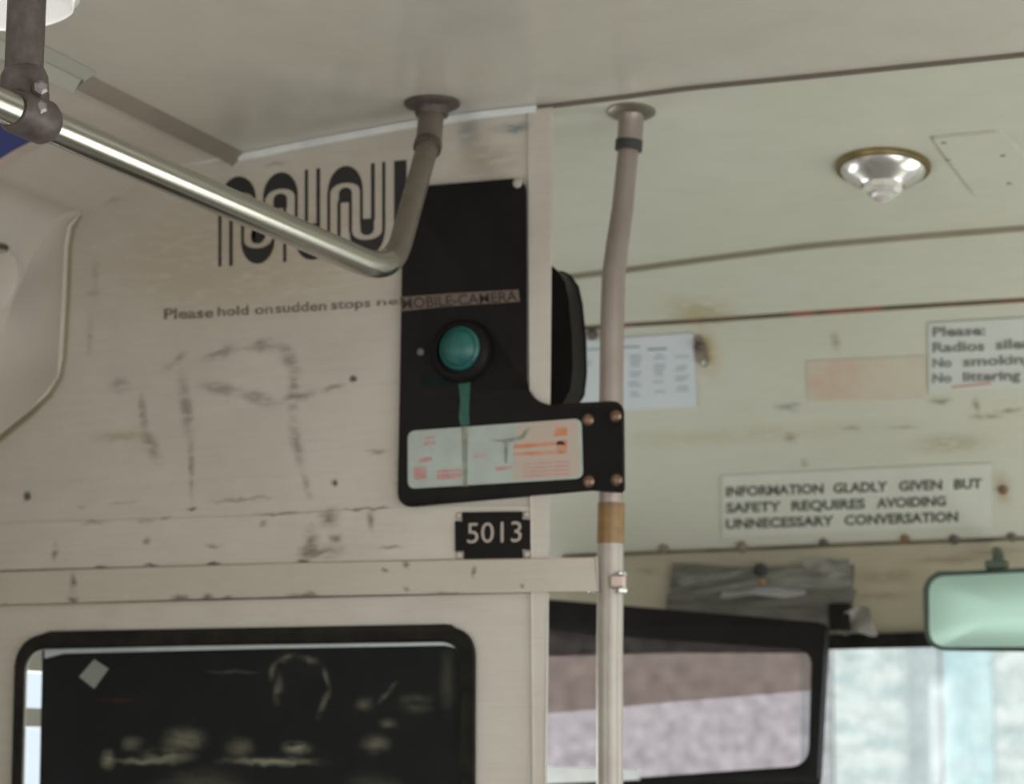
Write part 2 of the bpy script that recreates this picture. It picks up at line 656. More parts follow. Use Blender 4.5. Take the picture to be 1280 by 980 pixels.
M_ink_sign = mat('sign_black_print', (0.07, 0.075, 0.06), 0.6, noise_amt=0.7, color2=(0.15, 0.15, 0.12), noise_scale=60)
M_bluegray = mat('blue_grey_print', (0.36, 0.42, 0.47), 0.6)
M_blueink = mat('dark_blue_ink', (0.14, 0.18, 0.19), 0.6)
M_paper = mat('white_paper', (0.56, 0.60, 0.62), 0.6, noise_amt=0.4, color2=(0.50, 0.55, 0.57), noise_scale=14)
M_sign = mat('white_sign_plastic', (0.56, 0.57, 0.50), 0.45, noise_amt=0.5, color2=(0.50, 0.50, 0.42), noise_scale=16)
M_sign2 = mat('grey_white_sign_plastic', (0.53, 0.55, 0.51), 0.45, noise_amt=0.5, color2=(0.47, 0.49, 0.44), noise_scale=16)
M_pink = mat('faded_pink_sticker', (0.50, 0.37, 0.29), 0.55, noise_amt=1.0, color2=(0.50, 0.47, 0.37), noise_scale=11, lo=0.36, hi=0.56)
M_warn = mat('pale_warning_sticker', (0.40, 0.46, 0.42), 0.5, noise_amt=0.9, color2=(0.33, 0.37, 0.33), noise_scale=22)
M_warn_wash = mat('faded_orange_wash', (0.46, 0.36, 0.285), 0.5, noise_amt=0.9, color2=(0.42, 0.38, 0.32), noise_scale=40)
M_orange = mat('orange_print', (0.50, 0.18, 0.08), 0.5, noise_amt=1.0, color2=(0.5, 0.30, 0.21), noise_scale=45)
M_red = mat('red_print', (0.45, 0.20, 0.18), 0.5, noise_amt=1.0, color2=(0.46, 0.34, 0.31), noise_scale=60)
M_teal = mat('teal_spray_paint', (0.018, 0.135, 0.105), 0.45, noise_amt=0.9, color2=(0.010, 0.075, 0.085), noise_scale=40)
M_tealdark = mat('dark_teal_spray_paint', (0.004, 0.016, 0.015), 0.7, spec=0.1, noise_amt=0.8, color2=(0.014, 0.014, 0.013), noise_scale=50)
M_stain = mat('dark_drip_stain', (0.16, 0.18, 0.13), 0.6, noise_amt=0.9, color2=(0.34, 0.37, 0.32), noise_scale=60)
M_brass = mat('worn_brass_screw', (0.26, 0.165, 0.11), 0.4, metal=0.7, noise_amt=0.9, color2=(0.10, 0.07, 0.05), noise_scale=120)
M_labeltape = mat('brown_label_tape', (0.16, 0.115, 0.09), 0.45, noise_amt=0.7, color2=(0.09, 0.06, 0.05), noise_scale=60)
M_numwhite = mat('pinkish_white_numerals', (0.40, 0.34, 0.30), 0.5)
M_lampmetal = mat('bright_lamp_metal', (0.72, 0.71, 0.68), 0.25, metal=0.9)
M_lampring = mat('tarnished_brass_ring', (0.26, 0.21, 0.09), 0.4, metal=0.7, noise_amt=0.8, color2=(0.14, 0.11, 0.05), noise_scale=30)
M_mirror = mat('mint_mirror_glass', (0.48, 0.71, 0.62), 0.35, metal=0.75)
M_mirframe = mat('dark_green_mirror_frame', (0.05, 0.075, 0.05), 0.4)
M_duct = mat('grey_duct_tape', (0.16, 0.155, 0.13), 0.45, noise_amt=0.9, color2=(0.09, 0.085, 0.065), noise_scale=18, stretch=(1, 1, 4), bump=0.5)
M_duct2 = mat('pale_grey_duct_tape', (0.25, 0.25, 0.22), 0.4, noise_amt=0.9, color2=(0.13, 0.125, 0.1), noise_scale=22, stretch=(1, 1, 4), bump=0.5)
M_blue = mat('deep_blue_card', (0.03, 0.05, 0.22), 0.45)
M_pinkedge = mat('pale_card_edge', (0.52, 0.43, 0.38), 0.5)
M_scuff = mat('pale_scuffs', (0.42, 0.37, 0.28), 0.6)
M_scrap = mat('torn_paper_scrap', (0.42, 0.385, 0.33), 0.6)
M_board = None
M_floor = mat('worn_grey_floor', (0.20, 0.19, 0.175), 0.6, noise_amt=0.5, color2=(0.15, 0.14, 0.13), noise_scale=8)
M_leftwall = paint('cream_side_paint', (0.50, 0.46, 0.385), (0.4, 0.35, 0.27), rough=0.4)
M_glass = glass('clear_windscreen_glass', (0.93, 0.97, 0.97), dusty=0.10, dust=(0.7, 0.72, 0.7))
M_glassL = glass('dusty_windscreen_glass', (0.90, 0.88, 0.90), dusty=0.045, dust=(0.6, 0.55, 0.57))
M_glassD = glass('partition_glass', (0.93, 0.96, 0.97), dusty=0.003, ior=1.2)

# ---------------------------------------------------------------- large structure
# contours across the bus, each in its own Y plane
def contour(Y, pts):
    w_ = sorted([(p.x, p.z) for p in (atY(x, y, Y) for x, y in pts)])

    def z(X):
        if X <= w_[0][0]:
            a, b = w_[0], w_[1]
        elif X >= w_[-1][0]:
            a, b = w_[-2], w_[-1]
        else:
            for a, b in zip(w_, w_[1:]):
                if a[0] <= X <= b[0]:
                    break
        s = (b[1]-a[1])/(b[0]-a[0])
        if X > w_[-1][0]:
            return w_[-1][1]+s*(X-w_[-1][0])*0.3
        return a[1]+s*(X-a[0])
    return z


C = [(3.20, contour(3.20, [(306, 192), (400, 173), (519, 151), (600, 140), (690, 130), (780, 119), (860, 108), (1000, 94.5), (1280, 66)])),
     (3.90, contour(3.90, [(713, 344), (787, 335), (874, 323), (1013, 305), (1151, 293), (1280, 283)])),
     (4.20, contour(4.20, [(690, 411), (782, 405), (884, 399), (985, 392), (1105, 384), (1280, 373.5)])),
     (4.35, contour(4.35, [(780, 532), (1280, 507)])),
     (4.50, contour(4.50, [(783, 692.5), (1040, 682), (1280, 673.5)])),
     (4.55, contour(4.55, [(683, 812), (1280, 797)]))]
XS = [XL + (XR-XL)*i/80 for i in range(81)]


def loft(bm, rows):
    vr = [[bm.verts.new((X, Y, z(X))) for X in XS] for Y, z in rows]
    for a, b in zip(vr, vr[1:]):
        for i in range(len(XS)-1):
            bm.faces.new((a[i], a[i+1], b[i+1], b[i]))


def mid(c0, c1, t, bulge=0.0):
    return (c0[0]*(1-t)+c1[0]*t, (lambda X: c0[1](X)*(1-t)+c1[1](X)*t + bulge*4*t*(1-t)))


# one lofted liner: dome over the driver, cove band, sign band, notice band
bm = bmesh.new()
rows = [C[0], mid(C[0], C[1], .25, .012), mid(C[0], C[1], .5, .012), mid(C[0], C[1], .75, .012), C[1],
        mid(C[1], C[2], .5, .012), C[2], mid(C[2], C[3], .5, .004), C[3], mid(C[3], C[4], .5, .004), C[4]]
loft(bm, rows)
bm.verts.ensure_lookup_table()
bm.normal_update()
BV = BVHTree.FromBMesh(bm)
th = bmesh.ops.extrude_face_region(bm, geom=bm.faces[:], use_keep_orig=True)
bmesh.ops.translate(bm, verts=[v for v in th['geom'] if isinstance(v, bmesh.types.BMVert)], vec=(0, 0.02, 0.03))
struct('wall_front', bm, M_front, smooth='angle')

bm = bmesh.new()
loft(bm, [(4.515, C[4][1]), (4.55, C[5][1])])
bm.normal_update()
BV2 = BVHTree.FromBMesh(bm)
th = bmesh.ops.extrude_face_region(bm, geom=bm.faces[:], use_keep_orig=True)
bmesh.ops.translate(bm, verts=[v for v in th['geom'] if isinstance(v, bmesh.types.BMVert)], vec=(0, 0.03, 0))
struct('wall_header', bm, M_front2)


def hit(px, py, bv=None):
    """where the line of sight meets the liner"""
    d = ray(px, py).normalized()
    p, n, i, t = (bv or BV).ray_cast(CAM, d)
    if p is None:
        p, n, i, t = BV2.ray_cast(CAM, d)
    if n.dot(d) > 0:
        n = -n
    return p, n


def onfront(off, bv=None):
    def f(q):
        p, n = hit(q[0], q[1], bv)
        return p+n*off
    return f


# saloon ceiling: same crown, carried back over the seats
bm = bmesh.new()
XT = atY(300, 192, YB).x
XC = [XT+(XR-XT)*i/60 for i in range(61)]
ra = [bm.verts.new((X, YB, C[0][1](X))) for X in XC]
rb = [bm.verts.new((X, YR, C[0][1](X))) for X in XC]
rc = [bm.verts.new((X, YB, C[0][1](X)+0.03)) for X in XC]
rd = [bm.verts.new((X, YR, C[0][1](X)+0.03)) for X in XC]
for i in range(60):
    bm.faces.new((ra[i], ra[i+1], rb[i+1], rb[i]))
    bm.faces.new((rc[i], rd[i], rd[i+1], rc[i+1]))
for k in (0, 60):
    bm.faces.new((ra[k], rb[k], rd[k], rc[k]))
struct('ceiling', bm, M_ceil, smooth='angle')
zc = C[0][1]

# cove running back along the left side
cov = [(300, 192), (262, 202), (230, 208), (190, 222), (150, 241), (118, 261), (100, 267), (90, 268), (72, 280), (52, 312),
       (36, 345), (20, 385), (8, 425), (-6, 452), (-40, 485), (-75, 510)]
cp = [atY(x, y, YB) for x, y in cov]
bm = bmesh.new()
a = [bm.verts.new((p.x, YB, p.z)) for p in cp]
b = [bm.verts.new((p.x, YR, p.z)) for p in cp]
for i in range(len(cp)-1):
    bm.faces.new((a[i], a[i+1], b[i+1], b[i]))
bm.normal_update()
BVC = BVHTree.FromBMesh(bm)
th = bmesh.ops.extrude_face_region(bm, geom=bm.faces[:], use_keep_orig=True)
bmesh.ops.translate(bm, verts=[v for v in th['geom'] if isinstance(v, bmesh.types.BMVert)], vec=(-0.012, 0, 0.012))
struct('wall_cove', bm, M_cove, smooth='angle')

# moulded end plate of the cove, standing in front of the partition
ep = [(96, 266), (104, 268), (92, 285), (88, 310), (85, 380), (81, 448), (76, 472), (64, 492), (40, 515), (0, 547), (-75, 602),
      (-75, 505), (-40, 480), (-6, 447), (8, 420), (20, 380), (36, 340), (52, 307), (72, 276)]
bm = prism(pxpoly(ep, YB), (0, -0.016, 0), bevel=0.004)
M_plateedge = mat('cream_moulding_paint', (0.60, 0.55, 0.48), 0.36, noise_amt=0.4, color2=(0.52, 0.47, 0.39), noise_scale=6)
struct('trim_1', bm, M_plateedge, smooth='angle')
# greenish gasket line around the moulding
gl = [(101, 266), (90, 285), (86, 310), (83, 380), (79, 449), (74, 473), (62, 494), (39, 517), (0, 549), (-75, 604)]
bm = bmesh.new()
add_tube(bm, [atY(x, y, YB-0.003) for x, y in gl], 0.0045, 8)
struct('trim_2', bm, mat('olive_gasket_paint', (0.22, 0.20, 0.11), 0.5), smooth=True)

# trim along the joint of ceiling and cove
t0 = atY(300, 190, YB)
bm = prism([(t0.x-0.020, YB, t0.z-0.012), (t0.x+0.014, YB, t0.z+0.006), (t0.x+0.017, YB, t0.z+0.000), (t0.x-0.014, YB, t0.z-0.022)],
           (0, -0.475, 0), bevel=0.002)
struct('trim_3', bm, M_taupe)
bm = prism([(t0.x-0.022, YB-0.48, t0.z-0.020), (t0.x+0.020, YB-0.48, t0.z+0.006), (t0.x+0.026, YB-0.48, t0.z-0.004),
            (t0.x+0.006, YB-0.48, t0.z-0.014), (t0.x+0.003, YB-0.48, t0.z-0.008), (t0.x-0.014, YB-0.48, t0.z-0.032)], (0, -2.5, 0), bevel=0.0015)
struct('trim_4', bm, mat('grey_green_trim_paint', (0.36, 0.36, 0.30), 0.4))

# partition behind the driver, with its window opening
win = round_poly([(24, 793), (595, 783), (594, 1180), (14, 1190)], [42, 36, 40, 40], 8)
opn = round_poly([(33, 811), (577, 802), (576, 1165), (24, 1172)], [30, 26, 30, 30], 8)
top = [(X, YB, zc(X)+0.004) for X in [XT+(atY(690, 130, YB).x-XT)*i/14 for i in range(15)]]
edge = [tuple(atY(690, 131, YB)), tuple(atY(683, 960, YB))]
zb = 0.02
outl = top[::-1]
outl = [tuple(p) for p in cp[::-1]] + top[1:] + [edge[1], (edge[1][0]-0.004, YB, zb), (XL, YB, zb), (XL, YB, cp[-1].z)]
bm = prism(outl, (0, 0.004, 0), holes=[pxpoly(opn, YB)])
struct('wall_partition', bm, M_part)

# vertical edge channel, lapped strip, and the beam that carries on to the pole
bm = prism(pxpoly([(663, 141), (690.5, 137), (685.5, 622), (683, 960), (682, 1400), (668, 1400), (668, 960), (665, 622)], YB-0.0005), (0, -0.005, 0), bevel=0.002)
struct('trim_5', bm, M_part)
bm = prism(pxpoly([(-60, 657), (310, 645), (500, 635), (667, 632), (667, 699), (-60, 716)], YB-0.0005), (0, -0.0025, 0), bevel=0.001)
struct('trim_6', bm, M_part)
bm = prism(pxpoly([(-60, 717), (370, 706), (747, 697), (747, 738), (370, 746), (-60, 757)], YB-0.0010), (0, -0.008, 0), bevel=0.002)
struct('trim_7', bm, M_strip)
# dark gaps above and under the beam
for n, q in (('trim_8', [(-60, 714.5), (370, 703.5), (668, 697.0), (668, 699.5), (370, 706.5), (-60, 717.5)]),
             ('trim_9', [(-60, 755), (370, 744.5), (746, 736.5), (746, 739.5), (370, 748), (-60, 758.5)])):
    struct(n, prism(pxpoly(q, YB-0.0012), (0, -0.0028, 0)), mat('dark_joint_grime', (0.075, 0.065, 0.045), 0.7, noise_amt=0.9, color2=(0.2, 0.16, 0.11), noise_scale=25))
# pale bead along the joint of partition and ceiling
bd = [(XT+(atY(672, 132, YB).x-XT)*i/20) for i in range(21)]
bm = bmesh.new()
add_prism(bm, [(X, YB-0.001, zc(X)-0.001) for X in bd] + [(X, YB-0.001, zc(X)-0.0125) for X in bd[::-1]], (0, -0.006, 0))
struct('trim_10', bm, M_white_trim)
bm = bmesh.new()
hd = [(300, 192), (262, 202), (230, 208), (200, 218)]
add_prism(bm, pxpoly([(302, 188), (262, 197), (232, 203), (216, 208), (200, 216), (218, 212), (235, 207), (262, 203), (302, 196)], YB-0.001), (0, -0.005, 0))
struct('trim_11', bm, M_white_trim)
# seam strip over the saloon side of the dome, groove trim and rusty seam on the front liner
def liner_strip(name, Yc, zf, h, out, m, x0=-1.35, x1=XR, drop=0.0):
    xs = [x0+(x1-x0)*i/40 for i in range(41)]
    bm = bmesh.new()
    add_prism(bm, [(X, Yc-out, zf(X)+h/2+drop) for X in xs]+[(X, Yc-out, zf(X)-h/2+drop) for X in xs[::-1]], (0, 0.012, 0))
    return struct(name, bm, m)


liner_strip('trim_12', 3.203, C[0][1], 0.007, 0.006, mat('brown_seam', (0.13, 0.105, 0.08), 0.6), x0=atY(672, 132, YB).x, drop=-0.001)
liner_strip('trim_13', 3.905, C[1][1], 0.016, 0.010, M_groove, x0=-1.7)
liner_strip('trim_14', 4.203, C[2][1], 0.012, 0.008, M_rustline, x0=-1.7)
liner_strip('trim_15', 4.505, C[4][1], 0.006, 0.012, mat('black_seam_grime', (0.06, 0.05, 0.03), 0.7, noise_amt=0.8, color2=(0.22, 0.17, 0.1), noise_scale=15), x0=-1.75)
liner_strip('trim_16', 4.55, C[5][1], 0.030, 0.020, M_rubber, x0=-1.6)

# side walls with their window bands, floor, rear wall
def wall_with_holes(name, X, y0, y1, z0, z1, holes, th, m):
    bm = prism([(X, y0, z0), (X, y1, z0), (X, y1, z1), (X, y0, z1)], (th, 0, 0),
               holes=[[(X, a, c), (X, b, c), (X, b, d), (X, a, d)] for a, b, c, d in holes])
    return struct(name, bm, m)


wall_with_holes('wall_left', XL, YR, 4.6, 0, 2.06, [(-2.9, -1.2, .85, 1.85), (-1.05, .65, .85, 1.85),
                                                   (3.235, 4.25, 0.95, 1.495), (3.235, 4.25, 1.528, 1.592)], -0.04, M_leftwall)
wall_with_holes('wall_right', XR, YR, 4.6, 0, 2.5, [(-2.9, -1.2, .85, 2.0), (-1.05, .65, .85, 2.0), (.8, 3.0, .85, 2.0), (3.4, 4.4, 0.1, 2.0)], 0.04, M_leftwall)
struct('floor', box(((XL+XR)/2, 0.7, -0.02), (XR-XL, 7.9, 0.04)), M_floor)
wall_with_holes_rear = prism([(XL, YR, 0), (XR, YR, 0), (XR, YR, 2.5), (XL, YR, 2.5)], (0, -0.04, 0),
                             holes=[[(XL+.4, YR, .9), (XR-.4, YR, .9), (XR-.4, YR, 1.9), (XL+.4, YR, 1.9)]])
struct('wall_rear', wall_with_holes_rear, M_leftwall)
zs = C[5][1](-1.0)
struct('wall_dash', box(((XL+XR)/2, 4.6, 0.55), (XR-XL, 0.1, 1.10)), M_floor)

# partition window: rubber gasket, glass, black board behind it
gw = bpy.data.objects.new('window_1', None)
COL.objects.link(gw)
gw['kind'] = 'structure'
gask = prism(pxpoly(win, YB), (0, -0.008, 0), holes=[pxpoly(opn, YB)], bevel=0.004)
obj('gasket', gask, M_rubber, gw, smooth='angle')
obj('pane', prism(pxpoly(round_poly([(28, 807), (583, 797), (582, 1170), (20, 1178)], 30, 6), YB+0.005), (0, 0.004, 0)), M_glassD, gw)
sc = []
for a in ((338, 850, 345, 826, 6), (345, 826, 372, 820, 6), (372, 820, 402, 830, 6), (402, 830, 414, 860, 6), (414, 860, 395, 900, 7),
          (350, 845, 346, 880, 9), (500, 850, 470, 880, 5), (250, 840, 330, 840, 3)):
    sc.append(st_line(*a, col=(0.24, 0.205, 0.15), s=0.84, soft=-0.2, Y=YB+.03))
for x, y, rx, ry, c in ((230, 925, 40, 22, .2), (210, 945, 50, 14, .22), (165, 930, 20, 14, .14), (300, 935, 26, 18, .12),
                        (370, 935, 26, 12, .26), (340, 952, 90, 7, .3), (470, 930, 24, 16, .16), (485, 905, 16, 10, .12),
                        (455, 880, 16, 12, .12), (135, 950, 14, 18, .26), (180, 952, 60, 6, .26), (520, 880, 30, 20, .08), (560, 850, 14, 60, .05),
                        (465, 1000, 60, 40, .1), (250, 1000, 90, 50, .12)):
    sc.append(st_dot(x, y, rx, ry, (c*1.7, c*1.45, c*1.0), 0.84, -0.1, Y=YB+.03))
sc.append(st_dot(150, 875, 60, 5, (0.08, 0.02, 0.015), 0.6, 0.0, Y=YB+.03))
M_board = paint('scuffed_black_board', (0.006, 0.007, 0.0075), (0.010, 0.010, 0.009), sc, rough=0.6, amt=0.7, scale=14, bump=0.1, spec=0.08)
bx = pxpoly([(53, 806), (600, 790), (600, 1185), (45, 1185)], YB+0.03)
obj('blackout_board', prism(bx, (0, 0.004, 0)), M_board, gw)
obj('inner_edge_strip', prism(pxpoly([(58, 808), (74, 805.5), (330, 801.5), (556, 797.5), (576, 801), (576, 811), (556, 807), (330, 811), (80, 817), (58, 823)], YB+0.0125), (0, -0.006, 0)), M_white_trim, gw)
scr = prism(pxpoly([(118, 824), (136, 836), (118, 861), (99, 846)], YB+0.0295), (0, -0.0008, 0))
o = obj('paper_scrap', scr, M_scrap, gw)
o['label'] = 'pale torn scrap of paper stuck inside the dark pane'

# ---------------------------------------------------------------- camera plate on the partition
YP = YB-0.006
root = thing('camera_plate', atY(502, 632, YB), 'black L-shaped metal plate with teal-sprayed lens, screwed to the cream partition and the pole', 'panel')
pl = round_poly([(507, 236), (652, 224.5), (659, 488), (690, 508), (779, 503), (781, 615), (740, 613), (500.5, 633), (500.5, 500)],
                [0, 12, 0, 0, 14, 14, 0, 16, 0], 6)
pl = []
pl += [(507, 236)] + round_poly([(507, 236), (657.5, 224.5), (658.5, 300)], [0, 14, 0], 6)[1:-1]
cx0 = [(658, 300), (658.5, 470)] + [(658.5+30*(1-cos(a)), 470+37*sin(a)) for a in [pi/2*k/8 for k in range(1, 9)]]
pl += cx0
pl += [(720, 505.5)] + round_poly([(720, 505), (780, 503), (781, 616), (770, 614)], [0, 13, 13, 0], 6)[1:-1]
pl += [(740, 613.5)] + round_poly([(740, 613), (499.5, 634), (502, 500)], [0, 17, 0], 6)[1:-1] + [(502, 500)]
obj('plate', prism(pxpoly(pl, YP), (0, -0.007, 0), bevel=0.0015), M_black, root, smooth='angle')
# lens in a sprayed-over bezel
lc = atY(579, 440, YP-0.007)
bz = bmesh.new()
add_lathe(bz, lc, (0, -1, 0), [(0.0505, 0), (0.0505, 0.010), (0.047, 0.016), (0.040, 0.020), (0.038, 0.020), (0.036, 0.012), (0, 0.012)], 40)
bez = obj('lens_bezel', bz, M_black, root, smooth='angle')
ln = bmesh.new()
add_lathe(ln, lc+Vector((0.002, -0.012, 0.003)), (0, -1, 0), [(0.036, 0), (0.036, 0.004), (0.033, 0.010), (0.030, 0.012), (0.029, 0.009), (0.026, 0.012), (0.019, 0.018), (0.010, 0.021), (0, 0.022)], 36)
o = obj('lens', ln, M_teal, bez, smooth='angle')
o['label'] = 'camera lens covered in teal spray paint'
yk = YP-0.0072
dr = prism(pxpoly([(573, 476), (577, 474), (585, 474), (588, 478), (587, 500), (586, 515), (587, 531), (576, 532), (574, 520), (576, 500)], yk), (0, -0.0008, 0), bevel=0.0003)
obj('paint_drip', dr, mat('teal_drip_paint', (0.010, 0.10, 0.075), 0.35, noise_amt=0.7, color2=(0.008, 0.05, 0.045), noise_scale=50), root)
sp = prism(pxpoly([(527, 470), (533, 467), (550, 472), (566, 476), (567, 480), (560, 485), (540, 484), (526, 483)], yk), (0, -0.0004, 0))
obj('overspray', sp, M_tealdark, root)
sw = bmesh.new()
add_lathe(sw, atY(526, 440, YP-0.007), (0, -1, 0), [(0.006, 0), (0.006, 0.002), (0.004, 0.003), (0, 0.003)], 14)
obj('screw', sw, mat('grey_screw', (0.14, 0.125, 0.115), 0.5), root, smooth=True)
sw = bmesh.new()
add_lathe(sw, atY(647, 229, YP-0.007), (0, -1, 0), [(0.008, 0), (0.008, 0.002), (0.005, 0.003), (0, 0.003)], 14)
obj('screw', sw, mat('pale_screw', (0.40, 0.37, 0.32), 0.4), root, smooth=True)
# embossed label tape
lt = obj('label_tape', prism(pxpoly([(500, 371.5), (560, 367), (648, 362), (650, 377), (560, 383), (502, 389)], yk), (0, -0.0008, 0)), M_labeltape, root)
tx = text_mesh('MOBILE-CAMERA', [(502, 373), (646, 363.5), (647, 376), (503, 386)], lambda q: atY(q[0], q[1], yk-0.0012), bold=0.012)
obj('lettering', tx, mat('tape_lettering', (0.020, 0.017, 0.015), 0.6), lt)
# warning sticker
stq = [(510, 539), (727, 523), (729, 598), (510, 611)]
stk = obj('warning_sticker', prism(pxpoly(round_poly(stq, 9, 5), yk), (0, -0.0008, 0)), M_warn, root)
stk['label'] = 'faded red and white warning sticker on the black plate'
ys = yk-0.0009
wsh = [(646, 529), (722, 524), (725, 596), (640, 601)]
obj('orange_wash', prism(pxpoly(round_poly(wsh, 6, 4), ys), (0, -0.0003, 0)), M_warn_wash, stk)
ys2 = ys-0.0004
bars = bmesh.new()
for q in ([(642, 556), (709, 551), (709, 556), (642, 561)], [(642, 566), (709, 562), (709, 567), (642, 570)], [(696, 551), (709, 550), (709, 566), (696, 567)],
          [(696, 535), (709, 534), (709, 544), (692, 546)]):
    obj('orange_bar', prism(pxpoly(q, ys2), (0, -0.0002, 0)), M_orange, stk)
bars.free()
bars = bmesh.new()
for q in ([(518, 584), (533, 583), (533, 598), (518, 599)], [(546, 588), (577, 586), (577, 589), (546, 591)], [(546, 593), (577, 591), (577, 597), (546, 599)],
          [(592, 569), (607, 567), (608, 571), (592, 573)], [(524, 573), (540, 571), (540, 576), (524, 578)], [(532, 546), (543, 545), (543, 548), (532, 549)], [(530, 553), (545, 552), (545, 555), (530, 557)],
          [(620, 584), (640, 582), (640, 586), (620, 589)]):
    obj('red_print', prism(pxpoly(q, ys2), (0, -0.0002, 0)), M_red, stk)
for r in range(4):
    y = 577+r*5
    obj('red_print', prism(pxpoly([(654, y+2), (712, y-1), (712, y+1.2), (654, y+4.2)], ys2), (0, -0.0002, 0)), M_red, stk)
bars.free()
bars = bmesh.new()
for q in ([(614, 550), (632, 554), (655, 548), (664, 534), (658, 536), (650, 545), (630, 549)], [(577, 533), (585, 533), (584, 608), (579, 608)],
          [(630, 553), (635, 553), (634, 579), (631, 579)]):
    obj('dark_stain', prism(pxpoly(q, ys2), (0, -0.0002, 0)), M_stain, stk)
bars.free()
for x, y in ((735, 525), (770, 520), (736, 602), (771, 600)):
    b_ = bmesh.new()
    add_lathe(b_, atY(x, y, YP-0.007), (0, -1, 0), [(0.0095, 0), (0.0095, 0.0015), (0.007, 0.004), (0.003, 0.005), (0, 0.005)], 16)
    obj('bolt', b_, M_brass, root, smooth='angle')

# ---------------------------------------------------------------- fleet number plate
root = thing('number_plate', atY(617, 697, YB), 'small black plate with notched corners reading 5013 below the black camera plate', 'number plate')
np_ = [(579, 641), (653, 640), (653, 650), (664, 650), (664, 687), (653, 687), (653, 697), (581, 698), (581, 689), (570, 689), (570, 652), (579, 652)]
obj('plate', prism(pxpoly(np_, YB-0.0035), (0, -0.003, 0), bevel=0.0008), M_black, root)
tx = text_mesh('5013', [(584, 653.5), (652, 651), (652, 677), (584, 679)], lambda q: atY(q[0], q[1], YB-0.0069), bold=0.0)
obj('numerals', tx, M_numwhite, root)
for x, y in ((574, 645), (659, 643), (574, 694), (659, 693)):
    b_ = bmesh.new()
    add_lathe(b_, atY(x, y, YB-0.003), (0, -1, 0), [(0.006, 0), (0.006, 0.0015), (0.003, 0.003), (0, 0.003)], 12)
    obj('screw', b_, M_strip, root, smooth=True)

# ---------------------------------------------------------------- winding-line emblem
def emblem():
    bm = bmesh.new()

    def T(x):
        return 162-0.0985*(x-75)

    def B(x):
        return 705-0.072*(x-75)

    def P(x, t):
        y = T(x)*(1-t)+B(x)*t
        return atY(260+x/4.923, 190+y/4.923, YB-0.0006)
    ext = (0, -0.0006, 0)

    def bar(x0, x1, t0, t1):
        add_prism(bm, [P(x0, t0), P(x1, t0), P(x1, t1), P(x0, t1)], ext)

    def arch(cx, wo, wi, to, ti, tb, flip=False):
        def F(t):
            return 1-t if flip else t
        n = 20
        o_ = [P(cx+wo*cos(pi*k/n), F(tb-(tb-to)*sin(pi*k/n))) for k in range(n+1)]
        i_ = [P(cx+wi*cos(pi*k/n), F(tb-(tb-ti)*sin(pi*k/n))) for k in range(n+1)]
        add_prism(bm, o_+i_[::-1], ext)

    def core(cx, w_, t0, tb, t1, flip=False):
        def F(t):
            return 1-t if flip else t
        n = 14
        pts = [P(cx+w_*cos(pi*k/n), F(tb-(tb-t0)*sin(pi*k/n))) for k in range(n+1)]
        pts += [P(cx-w_, F(t1)), P(cx+w_, F(t1))]
        add_prism(bm, pts, ext)
    tb = 0.27
    # first arch
    arch(185, 110, 94, 0.0, 0.185, tb)
    core(180, 48, 0.235, 0.30, 0.40)
    bar(65, 83, tb, 1.0)
    bar(132, 152, 0.38, 1.0)
    bar(205, 222, 0.38, 0.73)
    bar(272, 294, tb, 0.74)
    # first bowl
    arch(308, 103, 86, 0.0, 0.175, tb, True)
    core(306, 40, 0.225, 0.29, 0.36, True)
    bar(340, 352, tb, 0.72)
    bar(398, 413, 0.38, 0.73)
    # second arch
    arch(447, 107, 86, 0.0, 0.185, tb)
    core(445, 42, 0.235, 0.30, 0.40)
    bar(464, 482, 0.38, 1.0)
    bar(535, 552, tb, 0.73)
    # second bowl
    arch(642, 108, 90, 0.0, 0.175, tb, True)
    bar(597, 616, 0.0, 0.68)
    bar(668, 690, 0.0, 0.68)
    core(643, 46, 0.235, 0.30, 0.40, True)
    bar(735, 752, tb, 0.74)
    # third arch
    arch(845, 107, 88, 0.0, 0.185, tb)
    core(846, 40, 0.235, 0.30, 0.40)
    bar(797, 816, 0.38, 1.0)
    bar(868, 886, 0.38, 0.73)
    bar(936, 953, tb, 0.64)
    # last bowl and the closing bar
    arch(981, 108, 92, 0.0, 0.175, tb, True)
    core(980, 41, 0.225, 0.29, 0.405, True)
    bar(1004, 1026, 0.0, 0.62)
    bar(1073, 1091, 0.0, 0.74)
    bar(1146, 1222, 0.0, 1.0)
    return bm


o = obj('wall_emblem', emblem(), M_ink)
tag(o, 'black emblem of winding stripes painted on the cream partition behind the grab rail', 'emblem')

tx = join_bm([text_mesh('Please', [(205, 386), (267, 384), (267, 396.5), (205, 399)], lambda q: atY(q[0], q[1], YB-0.0008), bold=0.022),
              text_mesh('hold on', [(272, 383.5), (341, 380), (341, 391.5), (272, 395)], lambda q: atY(q[0], q[1], YB-0.0008), bold=0.02),
              text_mesh('sudden', [(344, 379.5), (408, 376), (408, 387.5), (344, 391)], lambda q: atY(q[0], q[1], YB-0.0008), bold=0.02),
              text_mesh('stops', [(414, 375), (463, 372.5), (463, 383.5), (414, 386.5)], lambda q: atY(q[0], q[1], YB-0.0008), bold=0.02),
              text_mesh('ne', [(471, 373), (498, 371.5), (498, 380), (471, 382)], lambda q: atY(q[0], q[1], YB-0.0008), bold=0.02)])
o = obj('wall_lettering', tx, M_softink)
tag(o, 'line of worn brown lettering asking passengers to hold on, under the emblem on the partition', 'lettering')

